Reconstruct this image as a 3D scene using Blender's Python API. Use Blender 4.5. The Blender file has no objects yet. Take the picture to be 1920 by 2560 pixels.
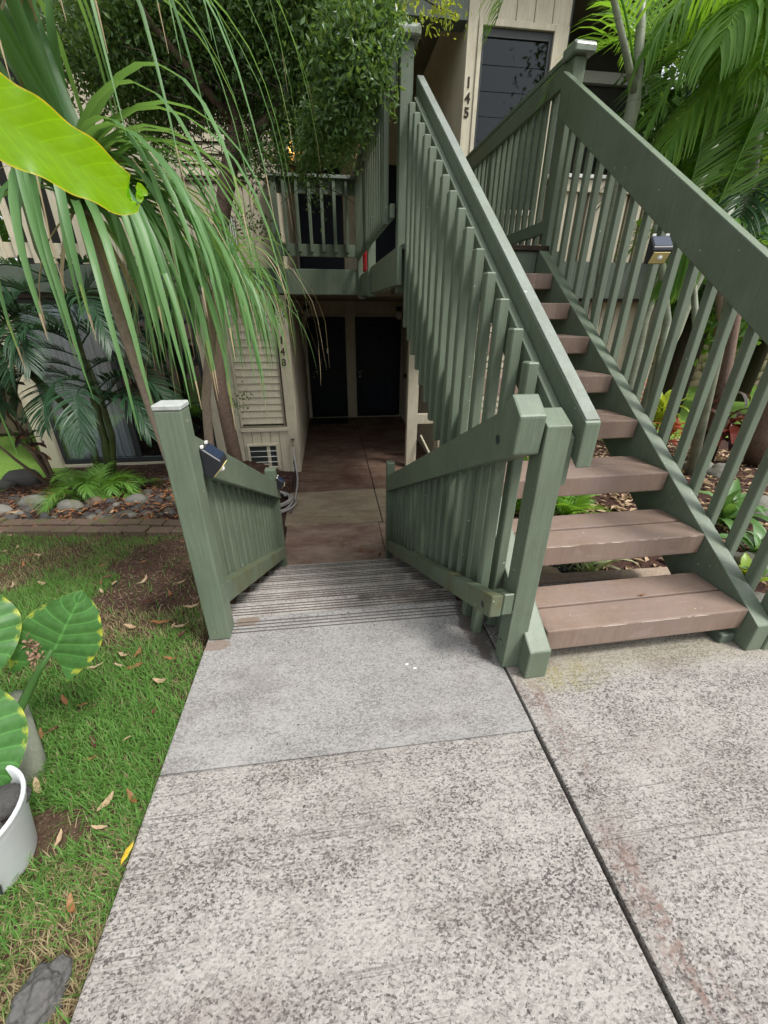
import bpy, bmesh, math, random
import numpy as np
from mathutils import Vector, Matrix, noise as mnoise

random.seed(7)
rng = np.random.default_rng(7)
D = bpy.data
scene = bpy.context.scene
COL = scene.collection

# ------------------------------------------------------------------ camera
FPX, PITCH, ROLL, YAW, CAMH = 1005.0, math.radians(26.6), math.radians(0.32), math.radians(7.4), 1.30
_cy, _sy, _cp, _sp = math.cos(YAW), math.sin(YAW), math.cos(PITCH), math.sin(PITCH)
_f = Vector((_sy * _cp, _cy * _cp, -_sp)); _r = Vector((_cy, -_sy, 0)); _u = _r.cross(_f)
_c, _s = math.cos(ROLL), math.sin(ROLL)
CR = _c * _r + _s * _u; CU = -_s * _r + _c * _u; CF = _f
CPOS = Vector((0, 0, CAMH))
cam = D.cameras.new("camera"); camo = D.objects.new("camera", cam); COL.objects.link(camo)
cam.sensor_fit = 'HORIZONTAL'; cam.sensor_width = 36.0; cam.lens = 36.0 * FPX / 1920.0
cam.clip_start = 0.02; cam.clip_end = 500
mw = Matrix((CR, CU, -CF)).transposed().to_4x4(); mw.translation = CPOS
camo.matrix_world = mw
scene.camera = camo

# ------------------------------------------------------------------ light
SUN_EL, SUN_AZ = math.radians(57), math.radians(128)   # azimuth from +Y towards +X : behind and right of the camera
world = D.worlds.new("World"); scene.world = world; world.use_nodes = True
nt = world.node_tree; nt.nodes.clear()
wo = nt.nodes.new("ShaderNodeOutputWorld"); bg = nt.nodes.new("ShaderNodeBackground")
sky = nt.nodes.new("ShaderNodeTexSky"); sky.sky_type = 'NISHITA'; sky.sun_disc = False
sky.sun_elevation = SUN_EL; sky.sun_rotation = SUN_AZ
sky.dust_density = 3.0; sky.ozone_density = 0.6
hs = nt.nodes.new("ShaderNodeHueSaturation"); hs.inputs['Saturation'].default_value = 0.18
nt.links.new(sky.outputs[0], hs.inputs['Color']); nt.links.new(hs.outputs[0], bg.inputs[0])
bg.inputs[1].default_value = 0.122
nt.links.new(bg.outputs[0], wo.inputs[0])
sun = D.lights.new("sun", 'SUN'); suno = D.objects.new("sun", sun); COL.objects.link(suno)
sun.energy = 1.4; sun.angle = math.radians(11); sun.color = (1.0, 0.965, 0.91)
sd = Vector((math.sin(SUN_AZ) * math.cos(SUN_EL), math.cos(SUN_AZ) * math.cos(SUN_EL), math.sin(SUN_EL)))
suno.rotation_euler = sd.to_track_quat('Z', 'Y').to_euler()
scene.view_settings.view_transform = 'Standard'
scene.view_settings.look = 'None'
scene.view_settings.exposure = 1.2
scene.view_settings.gamma = 1.0
scene.view_settings.use_curve_mapping = False

# ------------------------------------------------------------------ helpers
def ray(x, y):
    return CR * ((x - 960) / FPX) + CU * ((1280 - y) / FPX) + CF
def at(x, y, X=None, Y=None, Z=None):
    d = ray(x, y)
    if Y is not None: t = Y / d.y
    elif X is not None: t = X / d.x
    else: t = (Z - CAMH) / d.z
    return CPOS + d * t

def tag(o, label=None, cat=None, group=None, kind=None):
    if label: o['label'] = label
    if cat: o['category'] = cat
    if group: o['group'] = group
    if kind: o['kind'] = kind
    return o
def empty(name, loc=(0, 0, 0), rz=0.0, parent=None):
    o = D.objects.new(name, None); COL.objects.link(o)
    o.location = loc; o.rotation_euler = (0, 0, rz); o.empty_display_size = 0.05
    if parent: o.parent = parent
    return o

class MB:
    """collects geometry, then links it as ONE mesh object"""
    def __init__(s): s.bm = bmesh.new()
    def _bev(s, geom_faces, b, seg=2):
        if b <= 0: return
        es = list({e for f in geom_faces for e in f.edges})
        bmesh.ops.bevel(s.bm, geom=es, offset=b, segments=seg, profile=0.6, affect='EDGES', clamp_overlap=True)
    def box(s, x0, x1, y0, y1, z0, z1, b=0.0, mat=0, seg=1):
        v = [s.bm.verts.new(p) for p in ((x0,y0,z0),(x1,y0,z0),(x1,y1,z0),(x0,y1,z0),(x0,y0,z1),(x1,y0,z1),(x1,y1,z1),(x0,y1,z1))]
        fs = [s.bm.faces.new([v[i] for i in q]) for q in ((0,3,2,1),(4,5,6,7),(0,1,5,4),(1,2,6,5),(2,3,7,6),(3,0,4,7))]
        for f in fs: f.material_index = mat
        s._bev(fs, b, seg); return s
    def prism(s, axis, poly, a0, a1, b=0.0, mat=0, seg=1):
        """poly in the two other axes (x: (y,z); y: (x,z); z: (x,y)), extruded a0..a1"""
        def P(q, a):
            return (a, q[0], q[1]) if axis == 'x' else (q[0], a, q[1]) if axis == 'y' else (q[0], q[1], a)
        A = [s.bm.verts.new(P(q, a0)) for q in poly]; B = [s.bm.verts.new(P(q, a1)) for q in poly]
        n = len(poly)
        fs = [s.bm.faces.new(A[::-1]), s.bm.faces.new(B)]
        for i in range(n):
            j = (i + 1) % n
            fs.append(s.bm.faces.new((A[i], A[j], B[j], B[i])))
        for f in fs: f.material_index = mat
        s._bev(fs, b, seg); return s
    def obox(s, p0, p1, w, h, up=(0, 0, 1), b=0.0, mat=0):
        p0 = Vector(p0); p1 = Vector(p1); d = (p1 - p0).normalized()
        side = d.cross(Vector(up)).normalized(); u = side.cross(d).normalized()
        v = []
        for p in (p0, p1):
            for a, c in ((-1,-1),(1,-1),(1,1),(-1,1)):
                v.append(s.bm.verts.new(p + side * (a * w / 2) + u * (c * h / 2)))
        fs = [s.bm.faces.new([v[i] for i in q]) for q in ((0,1,2,3),(7,6,5,4),(0,4,5,1),(1,5,6,2),(2,6,7,3),(3,7,4,0))]
        for f in fs: f.material_index = mat
        s._bev(fs, b, 1); return s
    def tube(s, pts, rad, n=8, mat=0, cap=True, wob=0.0):
        pts = [Vector(p) for p in pts]; m = len(pts)
        if not hasattr(rad, '__len__'): rad = [rad] * m
        rings = []; ref = None
        for i, p in enumerate(pts):
            d = (pts[min(i + 1, m - 1)] - pts[max(i - 1, 0)]).normalized()
            if ref is None:
                ref = Vector((1, 0, 0)) if abs(d.x) < 0.8 else Vector((0, 1, 0))
            a = (ref - d * ref.dot(d)).normalized(); ref = a; c = d.cross(a)
            ring = []
            for k in range(n):
                t = 2 * math.pi * k / n; r = rad[i] * (1 + (random.random() - .5) * wob)
                ring.append(s.bm.verts.new(p + a * (r * math.cos(t)) + c * (r * math.sin(t))))
            rings.append(ring)
        for i in range(m - 1):
            for k in range(n):
                f = s.bm.faces.new((rings[i][k], rings[i][(k+1) % n], rings[i+1][(k+1) % n], rings[i+1][k]))
                f.material_index = mat; f.smooth = True
        if cap:
            for r in (rings[0][::-1], rings[-1]):
                f = s.bm.faces.new(r); f.material_index = mat
        return s
    def lathe(s, prof, c=(0, 0, 0), n=24, mat=0, close=False):
        c = Vector(c); rings = []
        for r, z in prof:
            rings.append([s.bm.verts.new(c + Vector((r * math.cos(2*math.pi*k/n), r * math.sin(2*math.pi*k/n), z))) for k in range(n)])
        for i in range(len(prof) - 1):
            for k in range(n):
                f = s.bm.faces.new((rings[i][k], rings[i][(k+1) % n], rings[i+1][(k+1) % n], rings[i+1][k]))
                f.material_index = mat; f.smooth = True
        if close:
            s.bm.faces.new(rings[0][::-1]); s.bm.faces.new(rings[-1])
        return s
    def blob(s, c, r, sub=2, amp=0.2, fr=1.5, seed=0, mat=0, rot=None, flat=0.0):
        M = Matrix.Translation(Vector(c))
        if rot is not None: M = M @ rot
        g = bmesh.ops.create_icosphere(s.bm, subdivisions=sub, radius=1.0)
        o = Vector((seed * 3.7, seed * 1.3, seed * 7.1))
        for v in g['verts']:
            p = v.co.copy()
            k = 1 + amp * mnoise.noise(p * fr + o) + amp * .4 * mnoise.noise(p * fr * 2.7 + o)
            q = Vector((p.x * r[0] * k, p.y * r[1] * k, p.z * r[2] * k))
            if flat and q.z < -flat * r[2]: q.z = -flat * r[2]
            v.co = M @ q
        for v in g['verts']:
            for f in v.link_faces: f.smooth = True; f.material_index = mat
        return s
    def ribbon(s, pts, wid, up=(0, 0, 1), fold=0.25, mat=0, sides=None):
        """leaf strip with a folded mid-line; pts centre line, wid widths"""
        m = len(pts); pts = [Vector(p) for p in pts]; rows = []
        up = Vector(up)
        prev = None
        for i, p in enumerate(pts):
            d = (pts[min(i+1, m-1)] - pts[max(i-1, 0)]).normalized()
            if sides: sd_ = Vector(sides[i])
            else:
                sd_ = d.cross(up)
                if sd_.length < 1e-3: sd_ = prev or d.orthogonal()
                sd_.normalize()
                if prev is not None and sd_.dot(prev) < 0: sd_ = -sd_
                if prev is not None: sd_ = (sd_ * .5 + prev * .5).normalized()
            prev = sd_; nn = sd_.cross(d).normalized(); w = wid[i] / 2
            rows.append([s.bm.verts.new(p - sd_ * w + nn * (w * fold)), s.bm.verts.new(p), s.bm.verts.new(p + sd_ * w + nn * (w * fold))])
        for i in range(m - 1):
            for k in (0, 1):
                f = s.bm.faces.new((rows[i][k], rows[i][k+1], rows[i+1][k+1], rows[i+1][k])); f.smooth = True; f.material_index = mat
        return s
    def build(s, name, mats, parent=None, smooth=None, loc=None):
        me = D.meshes.new(name)
        bmesh.ops.recalc_face_normals(s.bm, faces=s.bm.faces) if s.closed else None
        s.bm.to_mesh(me); s.bm.free()
        for m in (mats if isinstance(mats, (list, tuple)) else [mats]): me.materials.append(m)
        o = D.objects.new(name, me); COL.objects.link(o)
        if parent: o.parent = parent
        if loc: o.location = loc
        return o
    closed = True

def raw(name, verts, faces, mat, parent=None, smooth=True):
    """fast mesh from numpy arrays; faces (n,3) or (n,4)"""
    me = D.meshes.new(name)
    verts = np.asarray(verts, dtype=np.float32); faces = np.asarray(faces, dtype=np.int32); k = faces.shape[1]
    me.vertices.add(len(verts)); me.vertices.foreach_set('co', verts.ravel())
    me.loops.add(faces.size); me.loops.foreach_set('vertex_index', faces.ravel())
    me.polygons.add(len(faces)); me.polygons.foreach_set('loop_start', np.arange(0, faces.size, k, dtype=np.int32))
    me.update(calc_edges=True)
    me.polygons.foreach_set('use_smooth', np.full(len(faces), smooth, dtype=bool))
    for m in (mat if isinstance(mat, (list, tuple)) else [mat]): me.materials.append(m)
    o = D.objects.new(name, me); COL.objects.link(o)
    if parent: o.parent = parent
    return o

# ------------------------------------------------------------------ materials
def NT(name):
    m = D.materials.new(name); m.use_nodes = True; t = m.node_tree; t.nodes.clear()
    out = t.nodes.new("ShaderNodeOutputMaterial"); return m, t, out
class G:
    """tiny node-graph writer"""
    def __init__(s, name):
        s.m, s.t, s.out = NT(name)
        s.pos = s.t.nodes.new("ShaderNodeNewGeometry").outputs['Position']
        s.obj = s.t.nodes.new("ShaderNodeTexCoord").outputs['Object']
    def link(s, a, b):
        if hasattr(a, 'default_value') or hasattr(a, 'links'): s.t.links.new(a, b)
        else: b.default_value = a
    def mapn(s, v, scale=(1, 1, 1), loc=(0, 0, 0), rot=(0, 0, 0)):
        n = s.t.nodes.new("ShaderNodeMapping"); s.t.links.new(v, n.inputs[0])
        n.inputs['Scale'].default_value = scale; n.inputs['Location'].default_value = loc; n.inputs['Rotation'].default_value = rot
        return n.outputs[0]
    def noise(s, v, scale, detail=3, rough=0.55, dist=0.0):
        n = s.t.nodes.new("ShaderNodeTexNoise"); s.t.links.new(v, n.inputs['Vector'])
        n.inputs['Scale'].default_value = scale; n.inputs['Detail'].default_value = detail
        n.inputs['Roughness'].default_value = rough; n.inputs['Distortion'].default_value = dist
        return n.outputs[0]
    def voro(s, v, scale, feat='F1', rand=1.0):
        n = s.t.nodes.new("ShaderNodeTexVoronoi"); n.feature = feat; s.t.links.new(v, n.inputs['Vector'])
        n.inputs['Scale'].default_value = scale; n.inputs['Randomness'].default_value = rand
        return n.outputs[0]
    def wave(s, v, scale, dist=2.0, detail=2, axis='X', dscale=1.0):
        n = s.t.nodes.new("ShaderNodeTexWave"); n.bands_direction = axis; s.t.links.new(v, n.inputs['Vector'])
        n.inputs['Scale'].default_value = scale; n.inputs['Distortion'].default_value = dist
        n.inputs['Detail'].default_value = detail; n.inputs['Detail Scale'].default_value = dscale
        return n.outputs['Fac']
    def ramp(s, f, stops, interp='LINEAR'):
        n = s.t.nodes.new("ShaderNodeValToRGB"); s.t.links.new(f, n.inputs[0]); e = n.color_ramp.elements
        n.color_ramp.interpolation = interp
        while len(e) < len(stops): e.new(0.5)
        for x, (p, c) in zip(e, stops):
            x.position = p; x.color = (c, c, c, 1) if not hasattr(c, '__len__') else (c[0], c[1], c[2], 1)
        return n.outputs[0]
    def rng(s, f, a, b, c=0.0, d=1.0):
        n = s.t.nodes.new("ShaderNodeMapRange"); s.link(f, n.inputs[0])
        n.inputs[1].default_value = a; n.inputs[2].default_value = b; n.inputs[3].default_value = c; n.inputs[4].default_value = d
        n.clamp = True
        return n.outputs[0]
    def math(s, op, a, b=0.0):
        n = s.t.nodes.new("ShaderNodeMath"); n.operation = op; s.link(a, n.inputs[0]); s.link(b, n.inputs[1]); return n.outputs[0]
    def mix(s, f, a, b, mode='MIX'):
        n = s.t.nodes.new("ShaderNodeMix"); n.data_type = 'RGBA'; n.blend_type = mode
        s.link(f, n.inputs[0])
        for v, i in ((a, 6), (b, 7)):
            if hasattr(v, 'links'): s.t.links.new(v, n.inputs[i])
            else: n.inputs[i].default_value = (v[0], v[1], v[2], 1)
        return n.outputs[2]
    def xyz(s, v):
        n = s.t.nodes.new("ShaderNodeSeparateXYZ"); s.t.links.new(v, n.inputs[0]); return n.outputs
    def island(s):
        return s.t.nodes.new("ShaderNodeNewGeometry").outputs['Random Per Island']
    def objrand(s):
        return s.t.nodes.new("ShaderNodeObjectInfo").outputs['Random']
    def bump(s, h, strength=0.3, dist=0.01):
        n = s.t.nodes.new("ShaderNodeBump"); s.t.links.new(h, n.inputs['Height'])
        n.inputs['Strength'].default_value = strength; n.inputs['Distance'].default_value = dist; return n.outputs[0]
    def princ(s, col, rough=0.6, bump=None, spec=0.5, metal=0.0, **kw):
        n = s.t.nodes.new("ShaderNodeBsdfPrincipled")
        if hasattr(col, 'links'): s.t.links.new(col, n.inputs['Base Color'])
        else: n.inputs['Base Color'].default_value = (*col, 1)
        s.link(rough, n.inputs['Roughness']); n.inputs['Specular IOR Level'].default_value = spec; n.inputs['Metallic'].default_value = metal
        if bump is not None: s.t.links.new(bump, n.inputs['Normal'])
        for k, v in kw.items(): n.inputs[k].default_value = v
        s.bsdf = n
        return n.outputs[0]
    def done(s, sh): s.t.links.new(sh, s.out.inputs['Surface']); return s.m

def simple(name, col, rough=0.6, var=0.15, scale=20, spec=0.4, metal=0.0, bump=0.0):
    g = G(name); n = g.noise(g.obj, scale, 4)
    c = g.mix(n, tuple(x * (1 - var) for x in col), tuple(x * (1 + var) for x in col))
    return g.done(g.princ(c, rough, g.bump(n, bump, 0.004) if bump else None, spec, metal))

def leafmat(name, dark, light, trans=0.35, rough=0.42, vein=False, gloss=0.35, backcol=None, tip=None):
    """leaf: diffuse + light shining through + waxy gloss; colour varies leaf by leaf"""
    g = G(name)
    r = g.math('FRACT', g.math('ADD', g.island(), g.objrand()))
    n = g.noise(g.obj, 6, 3)
    f = g.math('ADD', g.math('MULTIPLY', r, 0.65), g.math('MULTIPLY', n, 0.35))
    c = g.mix(f, dark, light)
    b = g.princ(c, rough, None, gloss)
    tr = g.t.nodes.new("ShaderNodeBsdfTranslucent")
    tc = g.mix(0.5, c, tuple(min(1, x * 2.2) for x in (light[0] * 1.15, light[1], light[2] * .35)))
    g.t.links.new(tc, tr.inputs[0])
    mx = g.t.nodes.new("ShaderNodeMixShader"); mx.inputs[0].default_value = trans
    g.t.links.new(b, mx.inputs[1]); g.t.links.new(tr.outputs[0], mx.inputs[2])
    return g.done(mx.outputs[0])

def paint(name, col, grain=0.25, rough=0.45, moss=0.0, chips=0.0, var=0.12, worn=None):
    """painted lumber: brush grain, dirt blotches and small pale chips"""
    g = G(name)
    o = g.math('MULTIPLY', g.objrand(), 50.0)
    n0 = g.t.nodes.new("ShaderNodeVectorMath"); n0.operation = 'ADD'; g.t.links.new(g.pos, n0.inputs[0])
    cx = g.t.nodes.new("ShaderNodeCombineXYZ"); g.t.links.new(o, cx.inputs[0]); g.t.links.new(o, cx.inputs[1]); g.t.links.new(cx.outputs[0], n0.inputs[1])
    p = n0.outputs[0]
    big = g.noise(p, 3.0, 4, .6)
    c = g.mix(g.rng(big, .3, .7), tuple(x * (1 - var) for x in col), tuple(x * (1 + var) for x in col))
    grainn = g.noise(g.mapn(p, (160, 160, 6)), 1.0, 3, .6)
    c = g.mix(g.rng(grainn, .38, .66, 0, .32), c, tuple(x * .52 for x in col))
    stk = g.noise(g.mapn(p, (38, 38, 1.3)), 1.0, 4, .65)
    c = g.mix(g.rng(stk, .48, .72, 0, .26), c, tuple(min(1, x * 1.45) for x in col))
    gm = g.noise(g.mapn(p, (1, 1, .6), (5, 1, 3)), 7.0, 5, .7)
    c = g.mix(g.rng(gm, .52, .76, 0, .45), c, tuple(x * .5 for x in (col[0] * 1.15, col[1], col[2] * .8)))
    if worn:
        ox = g.math('ABSOLUTE', g.xyz(g.obj)[0])
        wn_ = g.math('MULTIPLY', g.rng(ox, .12, .42, 1, .1), g.rng(g.noise(p, 6, 6, .72), .40, .62))
        c = g.mix(g.math('MULTIPLY', wn_, .55), c, worn)
        sc = g.noise(g.mapn(p, (9, 90, 30), (0, 0, 0), (0, 0, .5)), 1.0, 3, .6)
        c = g.mix(g.math('MULTIPLY', g.rng(sc, .60, .68), .35), c, tuple(v * 1.5 for v in worn))
        c = g.mix(g.rng(ox, .405, .455, 0, .45), c, tuple(v * .4 for v in col))
    if moss:
        z = g.xyz(g.pos)[2]
        mm = g.math('MULTIPLY', g.rng(g.noise(p, 5, 4, .7), .42, .72), moss)
        c = g.mix(mm, c, (.10, .085, .02))
    if chips:
        ch = g.rng(g.noise(p, 75, 0.0, .4), .875, .885)
        c = g.mix(ch, c, (.62, .62, .58))
    h = g.math('ADD', g.math('MULTIPLY', grainn, .7), g.math('MULTIPLY', g.noise(p, 140, 2), .5))
    return g.done(g.princ(c, g.rng(big, .2, .8, rough - .08, rough + .12), g.bump(h, grain, .0025), .45))

def concrete(name, base, dark, speckle=1.0, broom=1.0, stains=True, warm=(.40, .33, .29)):
    g = G(name); p = g.pos
    x, y, z = g.xyz(p)
    big = g.noise(p, 1.7, 5, .65)
    mid = g.noise(g.mapn(p, (1, 1.7, 1), (4.2, 1.1, 0)), 3.6, 9, .74)
    sp = g.noise(g.mapn(p, (150, 230, 190)), 1.0, 2.0, .65, .6)
    sp2 = g.noise(g.mapn(p, (260, 320, 260), (3, 9, 2)), 1.0, 2, .6)
    c = g.mix(g.rng(big, .32, .68), tuple(v * .88 for v in base), tuple(v * 1.12 for v in base))
    c = g.mix(g.rng(mid, .42, .72, 0, .28), c, warm)
    # exposed aggregate: every grain has its own tone; worn patches lose the pale cement skin
    def cells(sx, sy, loc):
        n = g.t.nodes.new("ShaderNodeTexVoronoi"); g.t.links.new(g.mapn(g.mix(.0035, p, g.t.nodes.new("ShaderNodeTexNoise").outputs[1]), (sx, sy, sx), loc), n.inputs['Vector']); n.inputs['Scale'].default_value = 1.0
        return g.xyz(n.outputs['Color'])[0]
    g1 = cells(155, 235, (0, 0, 0)); g2 = cells(330, 420, (3, 7, 1)); fine = g.noise(p, 420, 3, .7)
    sp = g.math('ADD', g.math('ADD', g.math('MULTIPLY', g1, .5), g.math('MULTIPLY', g2, .28)), g.math('MULTIPLY', fine, .3))
    thr = g.math('ADD', g.math('MULTIPLY', g.math('SUBTRACT', mid, .5), .85), g.math('MULTIPLY', g.math('SUBTRACT', big, .5), .35))
    sv = g.math('SUBTRACT', sp, thr)
    c = g.mix(g.rng(sv, .56, .80, 0, .70 * speckle), c, tuple(min(1, v * 1.5) for v in base))
    c = g.mix(g.rng(sv, .50, .26, 0, .92 * speckle), c, dark)
    br = g.noise(g.mapn(p, (1.1, 210, 1), (0, 0, 0), (0, 0, math.radians(-2))), 1.0, 3, .65)
    brm = g.math('MULTIPLY', g.rng(br, .56, .64), g.rng(g.noise(g.mapn(p, (1, 1, 1), (5, 2, 0)), 2.3, 4), .40, .62))
    c = g.mix(g.math('MULTIPLY', brm, .85 * broom), c, tuple(v * .9 for v in dark))
    # broad soft stains, brown-violet soil film and pale scoured areas
    st1 = g.noise(g.mapn(p, (1.5, 2.2, 1), (9, 4, 0)), 1.6, 6, .72, .4)
    c = g.mix(g.rng(st1, .52, .68, 0, .34), c, (warm[0] * .62, warm[1] * .54, warm[2] * .55))
    st2 = g.noise(g.mapn(p, (1.2, 2.4, 1), (2, 14, 0)), 2.2, 5, .7)
    c = g.mix(g.rng(st2, .54, .70, 0, .28), c, tuple(min(1, v * 1.5) for v in base))
    ck = g.rng(g.voro(g.mix(.06, p, g.noise(p, 9, 3)), 1.05, 'DISTANCE_TO_EDGE'), .0, .0016, 1, 0)
    c = g.mix(g.math('MULTIPLY', ck, g.rng(g.noise(p, 1.3, 2), .52, .58, 0, .55)), c, tuple(v * .6 for v in dark))
    pit = g.rng(g.noise(p, 60, 0, .3), .83, .845)
    c = g.mix(g.math('MULTIPLY', pit, .85), c, (.035, .03, .03))
    if stains:
        # rust-red soil washed along the joint
        jd = g.math('ABSOLUTE', g.math('SUBTRACT', x, .715))
        red = g.math('MULTIPLY', g.rng(jd, .02, .10, 1, 0), g.rng(g.noise(g.mapn(p, (5, 1.6, 1), (0, .7, 0)), 2.0, 5, .75), .47, .56))
        red = g.math('MULTIPLY', red, g.rng(sp, .3, .7, .3, 1))
        red = g.math('MULTIPLY', red, g.rng(g.noise(p, 40, 4, .75), .42, .58))
        c = g.mix(g.math('MULTIPLY', red, .75), c, (.135, .062, .043))
        # general pink-brown soil haze
        c = g.mix(g.rng(g.noise(g.mapn(p, (1, 1, 1), (7, 3, 0)), 2.6, 4, .7), .52, .78, 0, .32), c, (.17, .115, .10))
        # algae by the stair foot
        dx = g.math('DIVIDE', g.math('SUBTRACT', x, .86), .19); dy = g.math('DIVIDE', g.math('SUBTRACT', y, 1.045), .085)
        dd = g.math('ADD', g.math('MULTIPLY', dx, dx), g.math('MULTIPLY', dy, dy))
        al = g.math('MULTIPLY', g.rng(dd, .1, 1.25, 1, 0), g.math('MULTIPLY', g.rng(g.noise(p, 12, 4, .7), .28, .56), g.rng(g.noise(p, 90, 3, .7), .35, .6)))
        c = g.mix(g.math('MULTIPLY', al, .8), c, (.21, .185, .05))
        dy2 = g.math('DIVIDE', g.math('SUBTRACT', y, 1.12), .13)
        al2 = g.math('MULTIPLY', g.rng(g.math('ABSOLUTE', dy2), .2, 1, 1, 0), g.rng(x, .75, .95))
        c = g.mix(g.math('MULTIPLY', al2, .35), c, (.25, .225, .13))
    if not stains:
        def ell(cx, cy, rx, ry, k, colr):
            ax = g.math('DIVIDE', g.math('SUBTRACT', x, cx), rx); ay = g.math('DIVIDE', g.math('SUBTRACT', y, cy), ry)
            q = g.math('ADD', g.math('MULTIPLY', ax, ax), g.math('MULTIPLY', ay, ay))
            q = g.math('ADD', q, g.math('MULTIPLY', g.math('SUBTRACT', g.noise(p, 14, 5, .7), .5), 2.4))
            return g.mix(g.rng(q, .55, .95, k, 0), c, colr)
        c = ell(.60, 1.40, .07, .26, .75, (.06, .045, .038))
        c = ell(-.44, 1.52, .07, .035, .8, (.17, .125, .09))
        c = ell(-.55, 1.38, .07, .04, .7, (.17, .12, .09))
        c = ell(.30, 1.90, .30, .12, .7, (.05, .042, .036))
        c = ell(.42, 1.75, .16, .20, .5, (.07, .055, .045))
    h = g.math('SUBTRACT', g.math('MULTIPLY', sp, 1.0), g.math('MULTIPLY', brm, .5))
    return g.done(g.princ(c, .88, g.bump(h, .22 * speckle + .06, .003), .25))

def wetstain(name, base, dirt, amount=.6):
    """old interior slab, soil-stained and streaked"""
    g = G(name); p = g.pos
    a = g.noise(g.mapn(p, (1.1, 1.9, 1)), 2.2, 8, .74, .3); b = g.noise(g.mapn(p, (.8, 3, 1), (3, 8, 0)), 4, 5, .7)
    c = g.mix(g.rng(a, .36, .64, 0, amount), base, dirt)
    c = g.mix(g.rng(b, .45, .75, 0, .6), c, tuple(v * .45 for v in dirt))
    c = g.mix(g.rng(g.noise(p, 120, 2), .5, .75, 0, .4), c, tuple(v * .5 for v in base))
    return g.done(g.princ(c, .7, g.bump(b, .15, .004), .35))

M = {}
GREEN = (.128, .165, .115)
M['green'] = paint('green_paint', GREEN, .35, .46, 0, .27)
M['green_moss'] = paint('green_paint_mossy', GREEN, .35, .55, .9, .27)
M['green_skylit'] = paint('green_paint_skylit', (.215, .245, .21), .4, .26, 0, .29)  # lighter green: sky brightness painted into the rail and cap tops
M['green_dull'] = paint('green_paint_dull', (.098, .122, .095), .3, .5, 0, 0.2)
M['captop'] = simple('weathered_post_cap', (.36, .38, .36), .7, .3, 40, bump=.3)
M['endgrain'] = paint('green_end_grain', (.19, .24, .17), .7, .55, 0, 0.2)
M['brown'] = paint('brown_tread_paint', (.235, .168, .130), .35, .55, 0, .24, .12, worn=(.20, .155, .145))
M['brown_chip'] = simple('bare_worn_wood', (.52, .45, .38), .7, .25, 60)
M['cream'] = paint('cream_paint', (.56, .51, .385), .3, .6, 0, 0.2, .10)
M['cream_tex'] = paint('cream_textured_siding', (.53, .48, .365), .8, .65, 0, 0.2, .10)
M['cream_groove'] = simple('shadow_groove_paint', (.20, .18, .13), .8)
M['white'] = simple('white_frame', (.68, .68, .64), .5, .06)
M['darkpaint'] = simple('dark_trim', (.03, .035, .035), .5, .2)
M['blackmetal'] = simple('black_painted_metal', (.004, .0045, .005), .45, .2, 30, .25)
M['doorblue'] = simple('dark_blue_door', (.012, .016, .027), .5, .2, 8, .2)
M['brass'] = simple('dull_brass', (.35, .30, .20), .35, .2, 30, .5, .8)
M['steel'] = simple('dull_steel', (.45, .45, .44), .35, .1, 30, .5, .9)
M['slab_rough'] = concrete('worn_concrete', (.268, .254, .237), (.055, .050, .047), warm=(.23, .192, .178))
M['slab_smooth'] = concrete('smooth_concrete', (.255, .248, .24), (.085, .082, .082), .72, .2, False, (.215, .20, .185))
M['step'] = concrete('step_concrete', (.33, .31, .29), (.075, .066, .06), .75, .5, False, (.22, .165, .14))
M['groove_dirt'] = simple('groove_dirt', (.13, .112, .10), .95, .4, 60)
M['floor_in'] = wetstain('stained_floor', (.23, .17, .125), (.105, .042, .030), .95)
M['floor_beige'] = wetstain('walkway_floor_beige', (.36, .30, .215), (.20, .135, .09), .7)
M['floor_out'] = wetstain('walkway_floor', (.33, .25, .20), (.15, .08, .062), .85)
M['joint'] = simple('joint_dirt', (.05, .035, .028), .95, .4, 50)
M['rubber'] = simple('black_rubber_mat', (.012, .012, .012), .85, .3, 80)
M['plastic_blk'] = simple('black_plastic', (.018, .019, .024), .42, .15, 30, .5)
M['hose'] = simple('grey_hose', (.36, .345, .34), .5, .12, 30)
M['bark'] = simple('brown_bark', (.15, .105, .08), .9, .5, 40, .2, bump=1.0)
M['bark_pale'] = simple('pale_bark', (.30, .235, .18), .9, .4, 50, .2, bump=1.0)
M['bark_dark'] = simple('dark_bark', (.045, .033, .026), .9, .5, 40, .2, bump=1.0)
M['log'] = paint('grey_green_log', (.25, .27, .21), .9, .8, .25, 0.2, .25)
M['redstem'] = simple('brown_stem', (.085, .055, .035), .7, .3, 30)

def canemat(name, col, ring):
    g = G(name); z = g.xyz(g.pos)[2]
    w = g.math('FRACT', g.math('MULTIPLY', g.math('ADD', z, g.math('MULTIPLY', g.noise(g.pos, 3), .04)), 9.0))
    n = g.noise(g.mapn(g.pos, (12, 12, 5)), 1, 4)
    c = g.mix(g.rng(n, .35, .7), tuple(v * .7 for v in col), tuple(v * 1.25 for v in col))
    c = g.mix(g.rng(w, .0, .09, .75, 0), c, ring)
    return g.done(g.princ(c, .5, None, .4))
M['cane'] = canemat('green_palm_cane', (.16, .20, .09), (.26, .24, .16))
M['cane_dark'] = canemat('dark_palm_cane', (.075, .10, .035), (.16, .15, .09))
M['cane_grey'] = canemat('grey_green_cane', (.25, .28, .20), (.14, .13, .09))

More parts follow.
